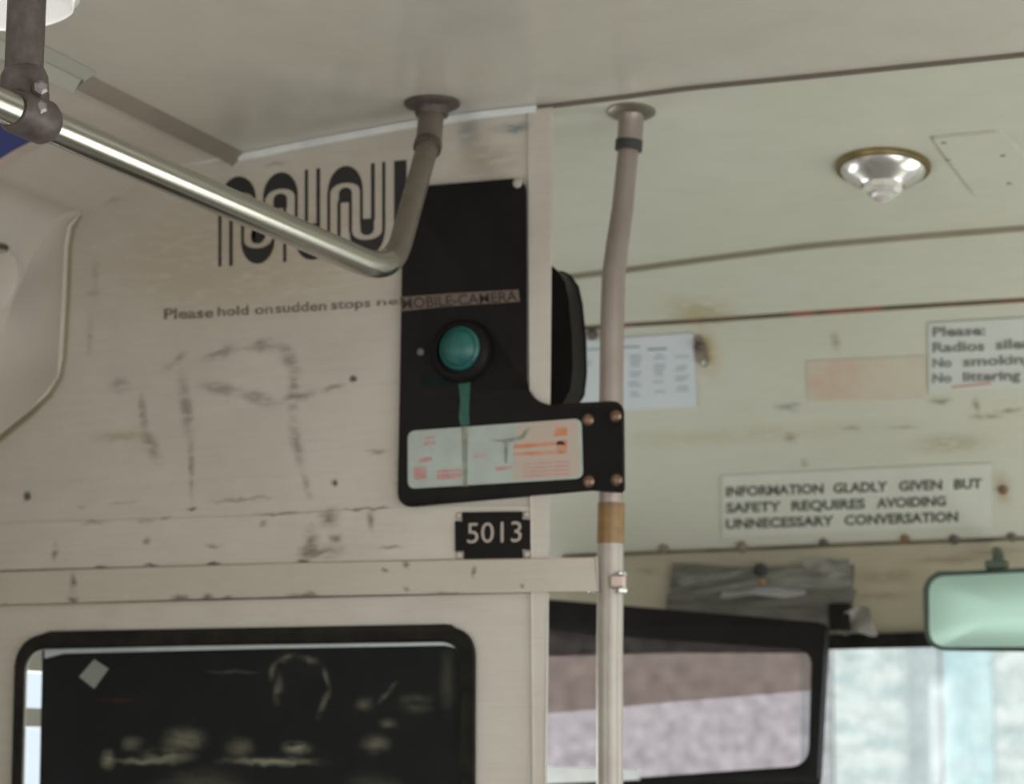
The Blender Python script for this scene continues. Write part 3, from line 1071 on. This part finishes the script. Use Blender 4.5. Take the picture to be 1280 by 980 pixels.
# ---------------------------------------------------------------- grab rail under the saloon ceiling
RR = 0.0200
pB, pC = atY(490, 343, 2.88), atY(40, 147, 2.10)
d_ = (pC-pB).normalized()
pA = pC+d_*0.55
fl = atY(540, 133, 3.12)
fl = Vector((fl.x, fl.y, zc(fl.x)))
e1 = atY(536, 178, 3.10)
root = thing('grab_rail', fl, 'shiny steel grab rail sloping across the upper left, bent up to a ceiling flange', 'grab rail')
path = bend([pA, pB, e1], [0.085], 14)
k = len(path)
bm = bmesh.new()
add_tube(bm, path[:9], RR, 28)
obj('rail', bm, M_chrome, root, smooth='angle')
bm = bmesh.new()
add_tube(bm, path[8:], RR, 28, radii=[RR-(RR-0.0175)*min(1, i/6) for i in range(len(path[8:]))])
o = obj('drop_tube', bm, M_dullsteel, root, smooth='angle')
o['label'] = 'dull brown lower bend and drop of the rail'
bm = bmesh.new()
add_tube(bm, [e1+(path[-2]-e1).normalized()*0.012, e1, fl+Vector((0, 0, -0.004))], 0.0205, 28)
col_ = obj('collar', bm, M_dullsteel, root, smooth='angle')
bm = bmesh.new()
ax = (path[-2]-e1).normalized()
add_tube(bm, [e1+ax*0.017, e1+ax*0.006], 0.0222, 28)
obj('collar_rim', bm, M_dark, col_, smooth='angle')
bm = bmesh.new()
add_lathe(bm, fl, (0, 0, -1), [(0.0445, 0.0), (0.0445, 0.004), (0.041, 0.007), (0.028, 0.010), (0.026, 0.022), (0.0, 0.022)], 36)
obj('flange', bm, M_dark, root, smooth='angle')

# stanchion hanging beside the rail at the upper left, with its cast clamp
root = thing('ceiling_stanchion', pC, 'dark brown tube with cast clamp holding the rail, upper left corner', 'stanchion')
tl = atY(20, 0, 2.10)
td = (tl-pC).normalized()
tl = atY(22, 40, 2.1)
top_ = Vector((pC.x-0.014, pC.y, zc(pC.x)))
bm = bmesh.new()
add_tube(bm, [pC+Vector((-0.014, 0, 0.02)), top_], 0.0225, 26)
obj('tube', bm, M_dark, root, smooth='angle')
bm = bmesh.new()
add_tube(bm, [pC+d_*0.034, pC+d_*0.026, pC-d_*0.020, pC-d_*0.028], 0.027, 24, radii=[0.0225, 0.0265, 0.0265, 0.0225])
cl = obj('clamp', bm, M_dark, root, smooth='angle')
bm = bmesh.new()
add_tube(bm, [pC+Vector((-0.012, 0, 0.012)), pC+Vector((-0.013, 0, 0.050)), pC+Vector((-0.014, 0, 0.058))], 0.028, 24, radii=[0.030, 0.0275, 0.024])
obj('socket', bm, M_dark, cl, smooth='angle')
for dz in (0.005, 0.028):
    bm = bmesh.new()
    add_lathe(bm, pC+Vector((0.016, -0.012, dz)), (0.75, -0.6, 0.1), [(0.009, 0), (0.009, 0.009), (0.005, 0.012), (0, 0.012)], 6)
    obj('bolt', bm, mat('greyish_bolt', (0.28, 0.26, 0.25), 0.4, metal=0.6), cl)

# ---------------------------------------------------------------- pole beside the partition
YQ = 3.219
root = thing('vertical_pole', atY(760, 960, YQ), 'tall pole beside the partition edge, pale below its band of brown tape', 'pole')
fp, fn = hit(789, 139)
p1 = atY(788, 168, YQ+0.05)
p2 = atY(778, 262, YQ+0.035)
p3 = atY(767, 345, YQ+0.006)
p4 = atY(764, 520, YQ)
p5 = atY(763, 680, YQ)
p6 = Vector((p5.x-0.004, YQ, 0.0))
up_path = [p1, atY(785, 190, YQ+0.049), p2, atY(771, 310, YQ+0.018), p3, atY(765, 420, YQ+0.003), p4, p5]
bm = bmesh.new()
add_tube(bm, up_path, 0.0185, 26, radii=[.0165, .0165, .0172, .018, .0185, .0187, .0187, .0187])
obj('upper_tube', bm, M_pole, root, smooth='angle')
bm = bmesh.new()
add_tube(bm, [p5+Vector((0, 0, 0.0005)), atY(763, 720, YQ), atY(762, 820, YQ), p6], 0.0205, 26)
o = obj('lower_tube', bm, M_whitepole, root, smooth='angle')
o['label'] = 'pale worn lower length of the pole'
bm = bmesh.new()
add_tube(bm, [atY(764, 629, YQ), atY(763, 680, YQ)], 0.0210, 26)
o = obj('tape_band', bm, M_tape_tan, root, smooth='angle')
o['label'] = 'band of brown tape'
bm = bmesh.new()
add_tube(bm, [fp+Vector((0, 0, 0.0)), atY(788.5, 150, YQ+0.052), atY(787, 180, YQ+0.049)], 0.0205, 26)
cl = obj('collar', bm, M_pole, root, smooth='angle')
bm = bmesh.new()
add_tube(bm, [atY(786.5, 176, YQ+0.049), atY(785.5, 188, YQ+0.049)], 0.0220, 26)
obj('rubber_ring', bm, M_ring, cl, smooth='angle')
bm = bmesh.new()
add_lathe(bm, fp, fn, [(0.039, -0.002), (0.039, 0.003), (0.036, 0.005), (0.026, 0.008), (0.0, 0.008)], 36)
obj('flange', bm, M_dullsteel, root, smooth='angle')
bm = bmesh.new()
c_ = atY(768, 727, YQ-0.02)
add_box(bm, (c_.x+0.006, c_.y, c_.z), (0.024, 0.014, 0.022), 0.004)
clm = obj('pole_clamp', bm, mat('pinkish_clamp_metal', (0.42, 0.33, 0.29), 0.35, metal=0.5), root)
for x, y in ((779, 719), (780, 738), (740, 738)):
    bm = bmesh.new()
    add_lathe(bm, atY(x, y, YQ-0.012), (0, -1, 0), [(0.006, 0), (0.006, 0.008), (0.004, 0.011), (0, 0.011)], 10)
    obj('bolt', bm, mat('bright_bolt', (0.62, 0.66, 0.64), 0.25, metal=0.6), clm, smooth='angle')

# ---------------------------------------------------------------- dark housing behind the partition edge
root = thing('fan_housing', atY(700, 505, YB+0.06), 'black rounded housing standing out behind the right edge of the partition', 'housing')
hp = [(655, 330), (688, 334), (697, 338), (707, 352), (712, 375), (716, 420), (717, 460), (714, 488), (705, 504), (692, 509), (655, 509)]
obj('shell', prism(pxpoly(hp, YB+0.05), (0, 0.05, 0), bevel=0.004), M_black, root, smooth='angle')
hp2 = [(x+(3 if x > 700 else 2), y) for x, y in hp[2:-2]]
fp2 = [(660, 345), (699, 348), (713, 362), (722, 385), (726, 425), (726, 460), (722, 485), (711, 502), (660, 503)]
o = obj('grey_back', prism(pxpoly(fp2, YB+0.10), (0, 0.012, 0), bevel=0.003), mat('grey_brown_plastic', (0.46, 0.41, 0.36), 0.45), root, smooth='angle')

# ---------------------------------------------------------------- things on the front liner
def sheet(quad, th, off, nu=14, nv=6):
    def f(u, v):
        x, y = bil(quad, u, v)
        p, n = hit(x, y)
        return p+n*off, n
    return grid_sheet(f, nu, nv, th)


# notice sign
q = [(903, 594), (1240, 578), (1240, 656), (903, 671)]
root = thing('notice_sign', hit(1070, 664)[0], 'white sign with three lines of capitals asking to avoid unnecessary conversation, above the windshield', 'sign')
obj('sign_board', sheet(q, 0.0025, 0.001), M_sign, root)
def signline(x, y, words):
    """words: (text, x0, x1); (x, y) is the line's left top, rising to the right"""
    for t_, a_, b_ in words:
        k0, k1 = y-(a_-908)*0.0325, y-(b_-908)*0.0325
        obj('lettering', text_mesh(t_, [(a_, k0), (b_, k1), (b_, k1+11.8), (a_, k0+11.8)], onfront(0.0045), bold=0.034), M_ink_sign, root)


signline(908, 607.5, (('INFORMATION', 908, 1030), ('GLADLY', 1042, 1110), ('GIVEN', 1124, 1178), ('BUT', 1193, 1228)))
signline(908, 628, (('SAFETY', 908, 977), ('REQUIRES', 990, 1082), ('AVOIDING', 1096, 1183)))
signline(908, 648, (('UNNECESSARY', 908, 1043), ('CONVERSATION', 1056, 1198)))

# rules sign
q = [(1161, 403), (1335, 393), (1335, 481), (1161, 488)]
root = thing('rules_sign', hit(1250, 485)[0], 'white sign of rules on radios, smoking and littering, at the right edge of the picture', 'sign')
obj('sign_board', sheet(q, 0.0025, 0.001), M_sign2, root)
for s, l in (('Please:', [(1166, 407.5), (1232, 405), (1232, 417), (1166, 419)]),
             ('Radios', [(1166, 427), (1231, 424.5), (1231, 436.5), (1166, 438.5)]), ('silent', [(1245, 423), (1300, 421), (1300, 433), (1245, 435)]),
             ('No', [(1166, 447), (1190, 446), (1190, 457), (1166, 458)]), ('smoking', [(1204, 445), (1292, 441), (1292, 452.5), (1204, 456.5)]),
             ('No', [(1166, 466), (1190, 465), (1190, 476), (1166, 477)]), ('littering', [(1204, 464), (1276, 461), (1276, 473), (1204, 475)])):
    obj('lettering', text_mesh(s, l, onfront(0.0045), bold=0.03), M_grayink, root)
obj('red_underline', prism([onfront(0.0042)(p) for p in ((1190, 481.5), (1240, 476), (1240, 479), (1190, 484))], (0, -0.0006, 0)), mat('faded_red_ink', (0.5, 0.27, 0.22), 0.5), root)

o = obj('faded_sticker', sheet([(1007, 451), (1158, 444), (1158, 498), (1010, 501)], 0.0008, 0.001, 10, 4), M_pink, origin=hit(1082, 500)[0])
tag(o, 'faded pink blank sticker to the left of the rules sign', 'sticker')

# paper notice
root = thing('paper_notice', hit(800, 510)[0], 'white sheet of paper with pale blue-grey columns, behind the upper pole', 'paper')
obj('sheet', sheet([(703, 427), (867, 415.5), (872, 508), (703, 516)], 0.0008, 0.0015), M_paper, root)
rnd = random.Random(3)
for x0, x1, y0, y1 in ((785, 803, 443, 500), (816, 834, 442, 492), (843, 862, 440, 488), (728, 745, 450, 455)):
    y = y0
    while y < y1:
        if rnd.random() < 0.72:
            a_, b_ = x0+rnd.random()*4, x1-rnd.random()*6
            pts = [onfront(0.0028)(p) for p in ((a_, y), (b_, y-0.7), (b_, y+1.6), (a_, y+2.3))]
            obj('print_row', prism(pts, (0, -0.0004, 0)), M_bluegray, root)
        y += 4.2
for p in (((722, 436), (800, 431.5), (800, 433), (722, 437.5)), ((810, 435), (834, 434), (834, 436), (810, 437))):
    obj('ruled_line', prism([onfront(0.0028)(z) for z in p], (0, -0.0004, 0)), M_blueink, root)

# two catches at the ends of a former sign slot
def catch(px, py, label):
    p, n = hit(px, py)
    root = thing('panel_catch', p, label, 'catch', None)
    bm = bmesh.new()
    up = Vector((0, 0, 1))
    s = n.cross(up).normalized()
    v = s.cross(n).normalized()
    pts = [p+n*0.0005+s*(0.013*cos(a))+v*(0.036*sin(a)) for a in [2*pi*k/24 for k in range(24)]]
    add_prism(bm, pts, n*0.006)
    obj('catch_plate', bm, mat('rusty_catch_metal', (0.13, 0.10, 0.065), 0.55, metal=0.4, noise_amt=0.9, color2=(0.3, 0.26, 0.2), noise_scale=60), root)
    bm = bmesh.new()
    add_lathe(bm, p+n*0.006+v*0.014, n, [(0.010, 0), (0.010, 0.006), (0.006, 0.010), (0, 0.010)], 16)
    obj('catch_knob', bm, M_dark, root, smooth='angle')
    bm = bmesh.new()
    add_lathe(bm, p+n*0.006-v*0.024, n, [(0.006, 0), (0.006, 0.004), (0.003, 0.007), (0, 0.007)], 14)
    obj('rivet', bm, mat('pale_rivet', (0.45, 0.45, 0.43), 0.4), root, smooth='angle')


catch(877, 438, 'rusty oval catch at the right edge of the white paper notice')
bm = bmesh.new()
p, n = hit(741, 417)
add_lathe(bm, p, n, [(0.012, 0), (0.012, 0.007), (0.008, 0.012), (0, 0.012)], 18)
tag(obj('rusted_stud', bm, M_dark, smooth='angle', origin=p), 'small dark stud half hidden behind the pole above the paper notice', 'stud')

# dome lamp
p, n = hit(1104, 207)
root = thing('dome_lamp', p, 'small round metal lamp with a glass bulb on the ceiling above the driver', 'lamp')
bm = bmesh.new()
add_lathe(bm, p, n, [(0.078, -0.006), (0.080, 0.004), (0.077, 0.010), (0.070, 0.011), (0.066, 0.006), (0, 0.006)], 40)
obj('mounting_ring', bm, M_lampring, root, smooth='angle')
bm = bmesh.new()
add_lathe(bm, p+n*0.008, n, [(0.072, 0), (0.068, 0.008), (0.056, 0.018), (0.040, 0.026), (0.036, 0.030), (0.034, 0.026), (0, 0.024)], 40)
obj('reflector', bm, M_lampmetal, root, smooth='angle')
bm = bmesh.new()
add_lathe(bm, p+n*0.030, n, [(0.031, 0), (0.034, 0.006), (0.033, 0.016), (0.026, 0.021), (0.019, 0.024), (0.017, 0.030), (0.008, 0.034), (0, 0.035)], 10)
gb = bpy.data.materials.new('faceted_bulb_glass')
gb.use_nodes = True
pb = gb.node_tree.nodes['Principled BSDF']
pb.inputs['Base Color'].default_value = (0.85, 0.83, 0.78, 1)
pb.inputs['Roughness'].default_value = 0.08
pb.inputs['Metallic'].default_value = 0.55
obj('bulb', bm, gb, root)

# access hatch
hq = [(1166, 170), (1252, 161.5), (1279, 190), (1312, 236), (1222, 244)]
bm = bmesh.new()
for i in range(len(hq)):
    pass
pts = [hit(x, y) for x, y in round_poly(hq, [2, 8, 6, 8, 8], 4)]
nm = sum((q_[1] for q_ in pts), Vector()).normalized()
add_prism(bm, [q_[0]-nm*0.002 for q_ in pts], nm*0.008)
hroot = thing('access_hatch', pts[0][0], 'thin cream access cover on the ceiling to the right of the round lamp', 'cover')
obj('cover', bm, M_front, hroot)
for x, y in ((1180, 174), (1186, 195), (1254, 190), (1262, 225)):
    pp, nn = hit(x, y)
    b_ = bmesh.new()
    add_lathe(b_, pp+nn*0.005, nn, [(0.005, 0), (0.005, 0.002), (0, 0.003)], 12)
    obj('screw', b_, mat('grey_hatch_screw', (0.28, 0.27, 0.22), 0.5), hroot, smooth=True)

# fasteners along the lower seam of the liner
for i, (x, y, m_, r_, lab) in enumerate(((830, 686, 'w', .012, 'leftmost domed fastener on the liner seam, nearest the pole'),
                                         (928, 683, 'w', .013, 'domed fastener on the liner seam, above the middle of the grey tape patch'),
                                         (1030, 678, 'k', .010, 'dark round bolt on the liner seam under the middle of the notice sign'),
                                         (1132, 673, 'r', .010, 'rusty brown bolt on the liner seam under the right part of the notice sign'),
                                         (1193, 674, 'k', .011, 'dark flat fastener on the seam just above the mirror'),
                                         (1265, 671, 'k', .010, 'dark flat fastener on the seam nearest the right picture edge'))):
    p, n = hit(x, y)
    b_ = bmesh.new()
    add_lathe(b_, p+n*0.001, n, [(r_*1.0, 0), (r_*1.0, 0.002), (r_*.7, r_*.4), (r_*.35, r_*.52), (0, r_*.55)], 18)
    mm = {'w': mat('painted_fastener', (0.26, 0.22, 0.15), 0.45, noise_amt=0.9, color2=(0.1, 0.08, 0.05), noise_scale=120), 'k': M_dark,
          'r': mat('rusty_bolt', (0.22, 0.12, 0.05), 0.6)}[m_]
    tag(obj('seam_bolt', b_, mm, smooth='angle', origin=p), lab, 'bolt', 'bolts along the liner seam')
p, n = hit(1254, 612)
b_ = bmesh.new()
add_lathe(b_, p, n, [(0.010, 0), (0.010, 0.003), (0.006, 0.007), (0, 0.008)], 16)
tag(obj('rusty_screw', b_, mat('rusty_screw_metal', (0.17, 0.09, 0.04), 0.6), smooth='angle', origin=p), 'rusty screw head beside the right end of the notice sign', 'screw')

# ---------------------------------------------------------------- grey tape mess on the header
YH = 4.50
root = thing('tape_patch', atY(950, 790, YH), 'crumpled strips of grey tape stuck over the header above the driver windshield', 'tape')


def tape(pts, name, m, y, bulge=0.008, lab=None):
    n = 10
    L_, R_ = pts[0], pts[1]          # left pair (top,bottom) and right pair
    rs = random.Random(len(name)+int(pts[0][0][0]))
    ph = rs.random()*6

    def f(u, v):
        x = L_[0][0]*(1-u)+R_[0][0]*u if v < .5 else L_[1][0]*(1-u)+R_[1][0]*u
        tx = L_[0][0]*(1-u)+R_[0][0]*u
        bx_ = L_[1][0]*(1-u)+R_[1][0]*u
        ty = L_[0][1]*(1-u)+R_[0][1]*u + 2.5*sin(u*7+ph)
        by = L_[1][1]*(1-u)+R_[1][1]*u + 2.0*sin(u*9+ph)
        p = atY(tx*(1-v)+bx_*v, ty*(1-v)+by*v, y)
        p = p + Vector((0, -bulge*(0.5+0.5*sin(u*6+v*5+ph))-0.004*noise.noise(p*30), 0))
        return p, Vector((0, -1, 0))
    o = obj(name, grid_sheet(f, 26, 6, 0.0012), m, root, smooth='angle')
    return o


tape([[(843, 709), (836, 748)], [(960, 722), (905, 740)]], 'tape_strip', M_duct, YH-0.002)
tape([[(836, 740), (832, 762)], [(1072, 735), (1064, 766)]], 'tape_strip', M_duct, YH-0.010)
tape([[(850, 718), (850, 742)], [(1066, 706), (1066, 742)]], 'tape_strip', M_duct2, YH-0.006)
tape([[(1002, 702), (1010, 716)], [(1062, 697), (1064, 726)]], 'tape_strip', M_duct2, YH-0.014)
tape([[(905, 738), (900, 746)], [(1010, 736), (1005, 746)]], 'tape_strip', mat('light_grey_tape', (0.33, 0.33, 0.33), 0.4), YH-0.020)
tape([[(834, 756), (832, 776)], [(1072, 762), (1066, 790)]], 'tape_strip', M_duct, YH-0.016)
tape([[(842, 706), (838, 740)], [(1068, 708), (1066, 762)]], 'tape_strip', M_duct, YH-0.001)
o = tape([[(1052, 764), (1050, 792)], [(1088, 758), (1097, 794)]], 'loose_tape_flap', mat('grey_cloth_tape', (0.24, 0.225, 0.20), 0.5), YH-0.024, 0.012)
b_ = bmesh.new()
c_ = atY(1050, 771, YH-0.03)
add_box(b_, c_, (0.042, 0.014, 0.054), 0.003)
obj('black_clip', b_, M_rubber, root)
b_ = bmesh.new()
add_lathe(b_, atY(951, 712, YH-0.014), (0, -1, 0), [(0.014, 0), (0.014, 0.004), (0.010, 0.010), (0, 0.012)], 18)
obj('bolt', b_, M_ring, root, smooth='angle')
b_ = bmesh.new()
add_lathe(b_, atY(953, 728, YH-0.022), (0, -1, 0), [(0.007, 0), (0.007, 0.002), (0, 0.004)], 12)
obj('rust_spot', b_, mat('tan_rust', (0.35, 0.2, 0.09), 0.6), root, smooth=True)

# ---------------------------------------------------------------- driver's windshield half, set back in its own black frame
YW = 4.30
fo = round_poly([(560, 739), (1037, 782), (1026, 985), (1010, 1010), (560, 1010)], [6, 8, 20, 10, 6], 6)
fi = [(575, 776), (690, 788), (850, 801)] + round_poly([(980, 809), (1018, 814), (1014, 955), (970, 962)], [0, 22, 20, 0], 6)[1:-1] + [(800, 972), (575, 985)]
win2 = bpy.data.objects.new('window_2', None)
win2.location = atY(800, 985, YW)
COL.objects.link(win2)
win2['kind'] = 'structure'
obj('frame', prism(pxpoly(fo, YW), (0, -0.025, 0), holes=[pxpoly(fi, YW)], bevel=0.004), M_black, win2, smooth='angle')
gi = [(570, 770), (850, 794), (1024, 805), (1020, 970), (570, 1000)]
obj('pane', prism(pxpoly(gi, YW+0.004), (0, 0.005, 0)), M_glassL, win2)
# smoky visor hanging at the top of it
def smoke(name, tint, dens, col):
    m = glass(name, tint, dusty=0.1, dust=col, rough=0.2)
    return m


root = thing('sun_visor', atY(830, 880, YW+0.05), 'smoky brown see-through sun visor across the top of the driver windshield', 'visor')
vq = [(600, 800), (1030, 812), (1030, 861), (850, 876), (700, 890), (600, 898)]
def smoky(name, tint, dif, fac):
    m = bpy.data.materials.new(name)
    m.use_nodes = True
    t = m.node_tree
    t.nodes.clear()
    out = t.nodes.new('ShaderNodeOutputMaterial')
    tr = t.nodes.new('ShaderNodeBsdfTransparent')
    tr.inputs[0].default_value = (*tint, 1)
    df = t.nodes.new('ShaderNodeBsdfPrincipled')
    df.inputs['Base Color'].default_value = (*dif, 1)
    df.inputs['Roughness'].default_value = 0.3
    mx = t.nodes.new('ShaderNodeMixShader')
    mx.inputs[0].default_value = fac
    t.links.new(tr.outputs[0], mx.inputs[1])
    t.links.new(df.outputs[0], mx.inputs[2])
    t.links.new(mx.outputs[0], out.inputs[0])
    return m


obj('visor_sheet', prism(pxpoly(vq, YW+0.05), (0, 0.004, 0), bevel=0.001), smoky('smoky_brown_acrylic', (0.88, 0.82, 0.76), (0.55, 0.48, 0.40), 0.30), root)
vt = [(590, 770), (850, 792), (1030, 806), (1030, 815), (850, 816), (690, 819), (590, 822)]
o = obj('visor_rail', prism(pxpoly(vt, YW+0.035), (0, 0.008, 0), bevel=0.002), mat('dark_red_brown_plastic', (0.05, 0.030, 0.025), 0.45), root)
o['label'] = 'dark red-brown top rail of the visor'

# right windshield glass
win3 = prism(pxpoly([(1000, 800), (1500, 780), (1500, 1200), (1000, 1200)], 4.56), (0, 0.006, 0))
o = struct('window_3', win3, M_glass)
# pale ledge under the frame of the driver's half
struct('trim_17', prism(pxpoly([(560, 968), (690, 958), (800, 962), (800, 975), (560, 985)], YW-0.03), (0, -0.02, 0)), M_white_trim)

# ---------------------------------------------------------------- mirror
YM = 4.22
root = thing('interior_mirror', atY(1245, 706, YM), 'wide rounded mirror with mint-coloured glass and dark frame above the right windshield', 'mirror')
mo = round_poly([(1155, 716), (1370, 707), (1370, 812), (1157, 813)], [22, 20, 20, 24], 8)
mi = round_poly([(1161, 721), (1365, 712), (1365, 808.5), (1162, 809)], [20, 18, 18, 22], 8)
obj('frame', prism(pxpoly(mo, YM), (0, 0.030, 0), holes=[], bevel=0.003), M_mirframe, root, smooth='angle')
bm = bmesh.new()
c_ = sum((atY(x, y, YM) for x, y in mi), Vector())/len(mi)
ring = [atY(x, y, YM-0.0025) for x, y in mi]
layers = []
for s_, h in ((1.0, 0.0), (0.8, 0.004), (0.5, 0.008), (0.2, 0.010)):
    layers.append([bm.verts.new(c_+(p-c_)*s_+Vector((0, -h-0.001, 0))) for p in ring])
for A_, B_ in zip(layers, layers[1:]):
    for i in range(len(ring)):
        j = (i+1) % len(ring)
        bm.faces.new((A_[i], A_[j], B_[j], B_[i]))
bm.faces.new(layers[-1])
obj('mirror_glass', bm, M_mirror, root, smooth=True)
b_ = bmesh.new()
pa, pb_ = atY(1246, 708, YM+0.015), atY(1246, 690, 4.50)
add_tube(b_, [pa, pa+Vector((0, 0.02, 0.02)), pb_], 0.011, 14)
obj('stem', b_, M_mirframe, root, smooth='angle')
b_ = bmesh.new()
c2 = atY(1246, 706, YM+0.012)
add_box(b_, c2, (0.042, 0.022, 0.016), 0.003)
obj('bracket', b_, M_mirframe, root)

# ---------------------------------------------------------------- card and lamp cover on the left cove
def cov_hit(px, py):
    p, n, i, t = BVC.ray_cast(CAM, ray(px, py).normalized())
    if p is None:
        return None
    if n.dot(ray(px, py)) > 0:
        n = -n
    return p, n


# advertising card bent into the cove: runs back along the bus, its front end shows under the rail
h = cov_hit(22, 180)
yc = h[0].y if h else 2.6
root = thing('advert_card', Vector((cp[5].x, yc, cp[5].z)), 'deep blue advertising card in the cove behind the rail clamp, left picture edge', 'card')


def card(y0, y1, i0, i1, off, th_):
    bm = bmesh.new()
    pr = cp[i0:i1+1]
    P_ = []
    for p in pr:
        P_.append((p.x+off*0.5, p.z-off))
    pts0 = [Vector((x, y0, z)) for x, z in P_]
    add_prism(bm, pts0+[Vector((x+th_*.5, y0, z-th_)) for x, z in P_[::-1]], (0, y1-y0, 0))
    return bm


obj('card', card(yc-0.9, yc, 3, 7, 0.004, 0.002), M_blue, root)
obj('card_edge', card(yc, yc+0.03, 3, 7, 0.004, 0.003), M_pinkedge, root)

h = cov_hit(2, 355)
if h:
    p, n = h
    root = thing('lamp_cover', p, 'pale rounded cover with a dark rim low on the cove at the left picture edge', 'cover')
    t_ = Vector((0, 1, 0))
    v_ = n.cross(t_).normalized()
    if v_.z < 0:
        v_ = -v_
    for nm_, ra_, rb_, o0, o1, m_, b_v in (('rim', 0.060, 0.066, 0.0005, 0.010, mat('dark_brown_rim', (0.12, 0.09, 0.05), 0.5), 0.002),
                                         ('cover', 0.052, 0.058, 0.004, 0.022, M_cove, 0.008)):
        pts = [p-t_*0.045+n*o0+t_*(ra_*cos(a))+v_*(rb_*sin(a)) for a in [2*pi*k/32 for k in range(32)]]
        obj(nm_, prism(pts, n*(o1-o0), bevel=b_v), m_, root, smooth='angle')

# ---------------------------------------------------------------- street seen through the glass
M_road = mat('grey_road', (0.30, 0.30, 0.30), 0.8, noise_amt=0.6, color2=(0.24, 0.24, 0.25), noise_scale=2)
struct('ground', box((0, 20, -0.75), (120, 120, 0.1)), M_road)
M_stone = mat('lilac_grey_stone', (0.40, 0.385, 0.39), 0.8, noise_amt=1.0, color2=(0.20, 0.19, 0.20), noise_scale=11, lo=0.35, hi=0.65)
M_pale = mat('pale_stucco', (0.56, 0.57, 0.56), 0.8, noise_amt=1.0, color2=(0.34, 0.40, 0.40), noise_scale=3.5, stretch=(1.0, 1, 3), lo=0.4, hi=0.65)
M_cyan = mat('pale_cyan_paint', (0.37, 0.50, 0.53), 0.6, noise_amt=0.9, color2=(0.47, 0.54, 0.55), noise_scale=6)
M_post = mat('blue_grey_concrete', (0.36, 0.39, 0.40), 0.8, noise_amt=0.8, color2=(0.30, 0.34, 0.35), noise_scale=6)
M_dkglass = mat('dark_street_glass', (0.10, 0.11, 0.13), 0.15)


def gx(px, Y):
    return atY(px, 900, Y).x


YS = 13.0
xs0, xs1 = gx(430, YS), gx(1040, YS)
root = thing('stone_building', Vector(((xs0+xs1)/2, YS+2, -0.7)), 'lilac-grey speckled stone building seen through the driver windshield', 'building')
wl = prism([(xs0, YS, -0.7), (xs1, YS, -0.7), (xs1, YS, 6.0), (xs0, YS, 6.0)], (0, 4, 0))
obj('facade', wl, M_stone, root)
for px in (520, 700, 880):
    xa, xb = gx(px, YS), gx(px+90, YS)
    obj('window', prism([(xa, YS, 2.5), (xb, YS, 2.5), (xb, YS, 4.0), (xa, YS, 4.0)], (0, -0.05, 0)), M_dkglass, root)
YS2 = 13.0
xa, xb = xs1+0.01, gx(1700, YS2)
root = thing('pale_building', Vector(((xa+xb)/2, YS2+2, -0.7)), 'bright pale stucco shopfront with a cyan door seen through the right windshield', 'building')
obj('facade', prism([(xa, YS2, -0.7), (xb, YS2, -0.7), (xb, YS2, 6), (xa, YS2, 6)], (0, 4, 0)), M_pale, root)
x0, x1 = gx(1138, YS2), gx(1178, YS2)
obj('pilaster', prism([(x0, YS2, -0.7), (x1, YS2, -0.7), (x1, YS2, 6), (x0, YS2, 6)], (0, -0.06, 0)), M_post, root)
x0, x1 = gx(1182, YS2), gx(1243, YS2)
obj('door', prism([(x0, YS2, -0.7), (x1, YS2, -0.7), (x1, YS2, 2.15), (x0, YS2, 2.15)], (0, -0.04, 0)), M_cyan, root)
# glowing shape added for a bright ceiling reflection, just inside the top edge
def on_ceiling(px, py):
    v = ray(px, py)
    P_ = CAM+v*((zc(-1.7)-CAM.z)/v.z)
    return Vector((P_.x, P_.y, zc(P_.x)))


pe = on_ceiling(113, 8)
root = thing('ceiling_glare', pe, 'white glowing rounded shape added for a ceiling reflection at the top edge beside the dark tube', 'ceiling glare')
em = bpy.data.materials.new('added_glow')
em.use_nodes = True
eb = em.node_tree.nodes['Principled BSDF']
eb.inputs['Base Color'].default_value = (0.8, 0.8, 0.78, 1)
eb.inputs['Emission Color'].default_value = (1, 0.98, 0.93, 1)
eb.inputs['Emission Strength'].default_value = 0.3
wd = 0.075
ol = [(pe.x-wd+wd*cos(a), pe.y-0.05+0.05*sin(a)) for a in [pi*k/16 for k in range(17)]] + [(pe.x-2*wd, pe.y-1.2), (pe.x, pe.y-1.2)]
obj('glow_shape', prism([(x, y, zc(x)-0.012) for x, y in ol], (0, 0, 0.010), bevel=0.004), em, root, smooth='angle')
ol2 = [(pe.x-wd+(wd+.008)*cos(a), pe.y-0.05+0.058*sin(a)) for a in [pi*k/16 for k in range(17)]] + [(pe.x-2*wd-.008, pe.y-1.2), (pe.x+.008, pe.y-1.2)]
obj('base', prism([(x, y, zc(x)-0.003) for x, y in ol2], (0, 0, 0.004)), M_white_trim, root)
